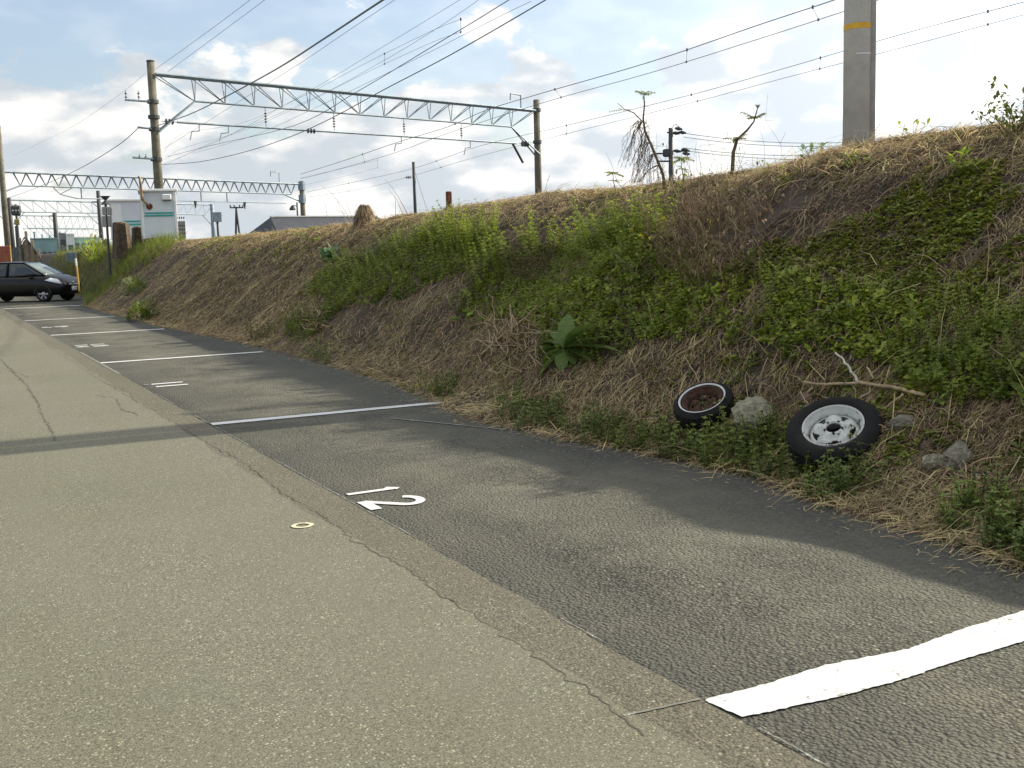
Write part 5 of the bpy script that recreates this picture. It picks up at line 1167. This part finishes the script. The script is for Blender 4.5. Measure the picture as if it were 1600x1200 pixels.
# big clump of dead brush
random.seed(33)
P = hit(1100, 400, .02); t = thing('dead_brush', P, 'large clump of dead upright brush and stems in the middle of the upper bank', 'brush'); bs = [MB(), MB(), MB()]
for k in range(300):
    x = random.gauss(1100, 49); y = random.uniform(330, 455) - abs(x - 1105) * .15; a = hit(x, y, .0); hh_ = random.uniform(.15, .55) if k % 9 else random.uniform(.6, .95); q = a + Vector((random.uniform(-.3, .15), random.uniform(-.25, .25), hh_)); b = bs[k % 3]
    pts = curvy(a, q, 5, .09); r0 = random.uniform(.002, .006); b.tube(pts, [r0, .001], 4, False)
    for _ in range(3):
        i = random.randint(1, 4); q2 = pts[i] + Vector((random.uniform(-.15, .15), random.uniform(-.15, .15), random.uniform(-.08, .15))); b.tube(curvy(pts[i], q2, 3, .08), [.0018, .0008], 3, False)
        if random.random() < .55: b.leaf(q2, (random.uniform(-1, 1), random.uniform(-1, 1), random.uniform(-1, .3)), (0, 0, 1), random.uniform(.03, .075), .022, 2, .5)
M_brush = mat('dead_brush_stem', (.24, .165, .10), .9, var=.4, scale=8., island=.4, trans=.2); bs[0].build('dark_stems', M_vine, t); bs[1].build('brown_stems', M_brush, t); bs[2].build('tan_stems', M_thatch, t)
for (x0, y0, x1, y1, lab) in ((1147, 405, 1170, 385, 'a'),): pass
# dead brambles over the second drift
P = hit(845, 400, .02); t = thing('dead_bramble', P, 'brown dead bramble mat topping the weeds left of the dead brush', 'bramble'); b = MB()
for k in range(170):
    x = random.gauss(840, 17); y = random.uniform(386, 436); a = hit(x, y, .12); b.tube(curvy(a, a + Vector((random.uniform(-.4, .3), random.uniform(-.4, .4), random.uniform(-.1, .25))), 5, .12), [.004, .0015], 3, False)
b.build('canes', M_vine, t)
# straw mound on the crest
random.seed(41)
P = crest(571, -.2); topz = at_same(P, 569, 321).z - P.z; t = thing('straw_mound', P, 'conical stump draped in dry straw on the crest of the bank', 'stump'); b = MB(); vs = []; fs = []; n = 20; rows = 9
for i in range(rows + 1):
    v = i / rows
    for k in range(n):
        g_ = 2 * math.pi * k / n; q = (.24 * (1 - v) ** 1.2 + .10 * (1 - v * .35)) * (1 + .12 * math.sin(3 * g_ + 1) + random.uniform(-.04, .04)); vs.append((P.x + q * math.cos(g_), P.y + q * math.sin(g_), P.z - .35 + (topz + .35) * v))
for i in range(rows):
    for k in range(n): j = (k + 1) % n; fs.append((i * n + k, i * n + j, i * n + n + j, i * n + n + k))
fs.append(tuple(rows * n + k for k in range(n))); b.add(vs, fs).build('stump_core', M_soil, t, smooth=True); b = MB()
for k in range(1500):
    v = random.random() ** .8; g_ = random.uniform(0, 6.283); q = .24 * (1 - v) ** 1.2 + .10 * (1 - v * .35) + .02; a = Vector((P.x + q * math.cos(g_), P.y + q * math.sin(g_), P.z - .3 + (topz + .33) * v)); q2 = q + .12
    c = a + Vector((math.cos(g_ + random.uniform(-.5, .5)) * .12, math.sin(g_ + random.uniform(-.5, .5)) * .12, -random.uniform(.12, .3))); w = Vector((-math.sin(g_), math.cos(g_), 0)) * .004
    b.add([a - w, a + w, c + w, c - w], [(0, 1, 2, 3)])
b.build('straw', M_thatch, t)
# dead leaning reeds on the crest
def reeds(name, label, px, lines, r=.006):
    P = crest(px, .1); t = thing(name, P, label, 'reeds', 'dead reeds on the crest')
    for i, pl in enumerate(lines):
        pts = [at_same(P, x, y, .1) for x, y in pl]; o = []
        for a_, c_ in zip(pts[:-1], pts[1:]): o += [a_.lerp(c_, k / 3) for k in range(3)]
        MB().tube(o + [pts[-1]], [r, r * .35], 5).build('stalk', M_stick, t)
    return t
reeds('dead_reeds', 'leaning dead reeds left of the straw mound, before the dark roof', 535, [[(552, 350), (536, 325), (518, 302), (503, 290)], [(556, 350), (546, 330), (540, 312)], [(546, 350), (535, 332), (525, 310)], [(514, 350), (510, 330), (507, 313)], [(540, 334), (530, 330), (520, 322)]])
reeds('dead_reeds', 'crossed leaning dead reeds between the straw mound and the slim dark post', 620, [[(638, 336), (625, 312), (612, 292), (601, 280)], [(630, 336), (620, 312), (607, 296)], [(636, 334), (630, 320), (624, 316)], [(618, 338), (618, 318), (617, 305)]])
reeds('dead_reeds', 'thin bare twig standing just right of the gantry mast at the crest', 853, [[(850, 303), (854, 290), (857, 274)], [(855, 284), (858, 278), (860, 272)]], .004)
reeds('dead_reeds', 'arched bare bramble runners against the sky right of the gantry mast', 890, [[(866, 301), (876, 290), (887, 287), (894, 296)], [(898, 293), (906, 284), (911, 278)]], .003)
reeds('dead_reeds', 'fallen thin twig sloping down to the sprouting stalk', 1115, [[(1128, 258), (1115, 248), (1103, 238)]], .003)
# shrub at the right edge of the photo
random.seed(51)
P = crest(1588, -.3); t = thing('leafy_shrub', P, 'backlit leafy shrub on the crest at the right edge of the photo', 'shrub'); b = MB(); s_ = MB()
for k in range(22):
    tip = at_same(P, random.uniform(1528, 1690), random.uniform(105, 195), random.uniform(-.3, .5)); pts = curvy(P + Vector((0, 0, -.05)), tip, 7, .06); s_.tube(pts, [.006, .0015], 4, False)
    for i in range(3, 8):
        for _ in range(5 if pts[i].z > P.z + .1 else 0):
            o = Vector([random.uniform(-.05, .05) for _ in range(3)]); b.leaf(pts[i] + o, (random.uniform(-1, 1), random.uniform(-1, 1), random.uniform(-.6, .6)), (0, 0, 1), random.uniform(.04, .075), .03, 2, .4)
s_.build('branches', M_vine, t); b.build('leaves', M_leafD, t)
# yellowish shrub beyond the car
P = hit(150, 412, .1); t = thing('small_bush', P, 'yellow-green bush beside the post with two grey boxes', 'bush', 'small bushes at the far end of the bank'); b = MB()
for k in range(500):
    v = Vector((random.gauss(0, .4), random.gauss(0, .3), abs(random.gauss(0, .55)))); b.leaf(P + v, v + Vector((0, 0, .2)), (0, 0, 1), .16, .06, 2, .4)
b.build('foliage', M_bright, t)

# ------------------------------------------------------------------ black hatchback
M_car = mat('black_car_paint', (.003, .003, .0035), .3, var=.05, coat=.12, spec=.35); M_glass = mat('car_glass', (.02, .025, .025), .08, var=.05, spec=.9); M_plast = mat('black_plastic', (.02, .02, .02), .6)
M_lamp = mat('lamp_glass', (.75, .78, .80), .12, var=.05); M_alloy = mat('alloy', (.45, .45, .45), .35, metal=.5, var=.1); M_chrome = mat('chrome', (.6, .6, .6), .2, metal=.9, var=.05)
def car():
    W0 = on_z(70, 471.5); v = Vector((W0.x, W0.y, 0)).normalized(); r_ = Vector((v.y, -v.x, 0)); th = math.radians(33); fwd = r_ * math.cos(th) - v * math.sin(th); left = Vector((-fwd.y, fwd.x, 0)); S = 1.06
    org = W0 - fwd * 1.2 * S + left * .74 * S; org.z = 0
    t = thing('parked_car', org, 'black hatchback with silver wheels standing nose-first at the bank at the left edge', 'car')
    T = lambda x, y, z: org + fwd * x * S + left * y * S + Vector((0, 0, z * S))
    # lower body: stations (x, zbot, sill half width, belt half width, belt z, top half width, top z)
    stn = [(-1.93, .45, .55, .60, .75, .50, .84), (-1.88, .28, .72, .76, .80, .60, .95), (-1.6, .22, .80, .83, .86, .66, 1.00), (-1.0, .20, .82, .845, .88, .70, .97), (-.3, .19, .82, .85, .87, .72, .94), (.4, .19, .82, .85, .86, .72, .93), (.95, .20, .82, .845, .84, .70, .955),
           (1.20, .21, .81, .84, .84, .68, .985), (1.45, .22, .79, .81, .79, .62, .94), (1.70, .22, .73, .75, .71, .54, .86), (1.88, .24, .62, .64, .60, .46, .72), (1.96, .34, .48, .50, .50, .38, .56)]
    b = MB(); vs = []; k = 11
    for (x, zb, ws, wb, bz, wt, tz) in stn:
        half = [(0, zb), (ws * .85, zb), (ws, zb + .10), (wb, (zb + bz) / 2 + .05), (wb * .985, bz), (wt, tz), (wt * .5, tz + .02)]
        sec = half + [(-y, z) for y, z in half[::-1][:-1]]
        k = len(sec); vs += [T(x, y, z) for y, z in sec]
    fs = []
    for i in range(len(stn) - 1):
        for q in range(k): j = (q + 1) % k; fs.append((i * k + q, i * k + j, i * k + k + j, i * k + k + q))
    fs += [tuple(range(k))[::-1], tuple((len(stn) - 1) * k + q for q in range(k))]
    o = b.add(vs, fs).build('body', M_car, t, smooth=True); q = o.modifiers.new('sub', 'SUBSURF'); q.levels = q.render_levels = 2
    def grid(name, A, B, C, D, bulge, m, n=6, root=t, out=Vector((0, 0, 1)), smooth=True):
        vs = []; fs = []
        for i in range(n + 1):
            for j in range(n + 1):
                u, w = i / n, j / n; p = A.lerp(B, u).lerp(D.lerp(C, u), w) + out * bulge * (1 - (2 * u - 1) ** 2) * (1 - .6 * (2 * w - 1) ** 2); vs.append(p)
        for i in range(n):
            for j in range(n): a = i * (n + 1) + j; fs.append((a, a + 1, a + n + 2, a + n + 1))
        return MB().add(vs, fs).build(name, m, root, smooth=smooth, solid=.012)
    Ab = lambda s: T(1.22, .67 * s, .965); At = lambda s: T(.38, .55 * s, 1.42); Rt = lambda s: T(-1.35, .53 * s, 1.40); Cb = lambda s: T(-1.86, .62 * s, .96)
    Bt = lambda s: T(-.28, .56 * s, 1.425); Bb = lambda s: T(-.28, .73 * s, .92); Ct = lambda s: T(-1.05, .55 * s, 1.42); Cm = lambda s: T(-1.15, .72 * s, .96)
    grid('windscreen', Ab(1), Ab(-1), At(-1), At(1), .07, mat('sky_tint_windscreen', (.16, .20, .19), .12, var=.3, scale=3.), out=(fwd * .8 + Vector((0, 0, .5))))  # pale sky reflection put into the windscreen colour
    grid('rear_window', Cb(1), Cb(-1), Rt(-1), Rt(1), .05, M_glass, out=-fwd)
    grid('roof', At(1), At(-1), Rt(-1), Rt(1), .07, M_car)
    for s in (1, -1):
        ou = left * s
        grid('side_window', Ab(s), Bb(s), Bt(s), At(s), .02, M_glass, out=ou); grid('side_window', Bb(s), Cm(s), Ct(s), Bt(s), .02, M_glass, out=ou); grid('rear_quarter', Cm(s), Cb(s), Rt(s), Ct(s), .02, M_car, out=ou)
        for a_, c_ in ((Ab(s), At(s)), (Bb(s), Bt(s)), (Cb(s), Rt(s))): MB().tube([a_.lerp(c_, i / 5) + ou * .012 for i in range(6)], .028, 6).build('pillar', M_car, t, smooth=True)
        MB().tube([At(s), Bt(s) + Vector((0, 0, .01)), Ct(s) + Vector((0, 0, .01)), Rt(s)], .028, 6).build('roof_rail', M_car, t, smooth=True)
        MB().bbox(T(.72, .86 * s, .98), (.2, .2, .13), b=.03).build('wing_mirror', M_car, t)
        # headlight wrapping the corner
        b = MB(); pts = [(1.28, .80, .72), (1.50, .765, .66), (1.74, .66, .59), (1.80, .52, .58), (1.66, .57, .755), (1.45, .69, .80)]
        c = [T(x + .05, (y + .055) * s, z + .055) for x, y, z in pts]; mid = sum(c, Vector()) / 6 + (fwd * .5 + left * s + Vector((0, 0, .6))).normalized() * .05; b.add(c + [mid], [(i, (i + 1) % 6, 6) for i in range(6)]); b.build('headlight', M_lamp, t, smooth=True, solid=.02)
        b = MB(); b.tube([T(1.80, .52 * s, .34), T(1.83, .52 * s, .34)], .06, 10).build('fog_lamp', M_lamp, t)
        for ax in (1.2, -1.3):
            c = T(ax, .735 * s, .29); Rw = Matrix((fwd, Vector((0, 0, 1)), left * s)).transposed().to_4x4(); Rw.translation = c; w = bpy.data.objects.new('wheel', None); COL.objects.link(w); w.parent = t; w.location = c - org
            MB().lathe([(.20, .085), (.235, .10), (.28, .085), (.295, .05), (.295, -.08), (.2, -.09)], 40, Rw @ Matrix.Scale(S, 4)).build('tyre', M_rub, w, smooth=True)
            b = MB(); b.lathe([(.205, .09), (.20, .05), (.19, .03)], 40, Rw @ Matrix.Scale(S, 4)); b.build('rim', M_alloy, w, smooth=True)
            MB().lathe([(0, .0), (.195, .0)], 24, Rw @ Matrix.Scale(S, 4)).build('brake_disc', M_plast, w)
            b = MB()
            for q in range(6):
                a = 6.2832 * q / 6; d1 = Vector((math.cos(a), math.sin(a), 0)); d2 = Vector((-math.sin(a), math.cos(a), 0)); P_ = []
                for (rr, ww, zz) in ((.02, .02, .07), (.10, .022, .06), (.195, .035, .055)): P_ += [Rw @ ((d1 * rr + d2 * ww + Vector((0, 0, zz))) * S), Rw @ ((d1 * rr - d2 * ww + Vector((0, 0, zz))) * S)]
                b.add(P_, [(0, 1, 3, 2), (2, 3, 5, 4)])
            b.lathe([(0, .075), (.045, .07), (.05, .05)], 12, Rw @ Matrix.Scale(S, 4)); b.build('spokes', M_alloy, w)
            MB().lathe([(.30, .105), (.335, .11), (.345, .05)], 30, Rw @ Matrix.Scale(S, 4), skip=lambda i, k: not (0 <= k <= 14)).build('wheel_arch', M_plast, t)
    R3 = Matrix((fwd, left, Vector((0, 0, 1)))).transposed()
    MB().bbox(T(1.915, 0, .60), (.06, .62, .05), R3, .012).build('grille_bar', M_chrome, t); MB().bbox(T(1.89, 0, .35), (.10, .80, .12), R3, .02).build('lower_grille', M_plast, t)
    MB().bbox(T(1.965, 0, .46), (.03, .33, .165), R3, .006).build('number_plate', M_whitep, t); MB().bbox(T(1.93, 0, .66), (.05, .13, .10), R3, .015).build('badge', M_chrome, t)
    for s in (1, -1):
        MB().bbox(T(.32, .855 * s, .76), (.16, .03, .03), R3, .008).build('door_handle', M_car, t); MB().bbox(T(-.62, .855 * s, .77), (.16, .03, .03), R3, .008).build('door_handle', M_car, t)
car()
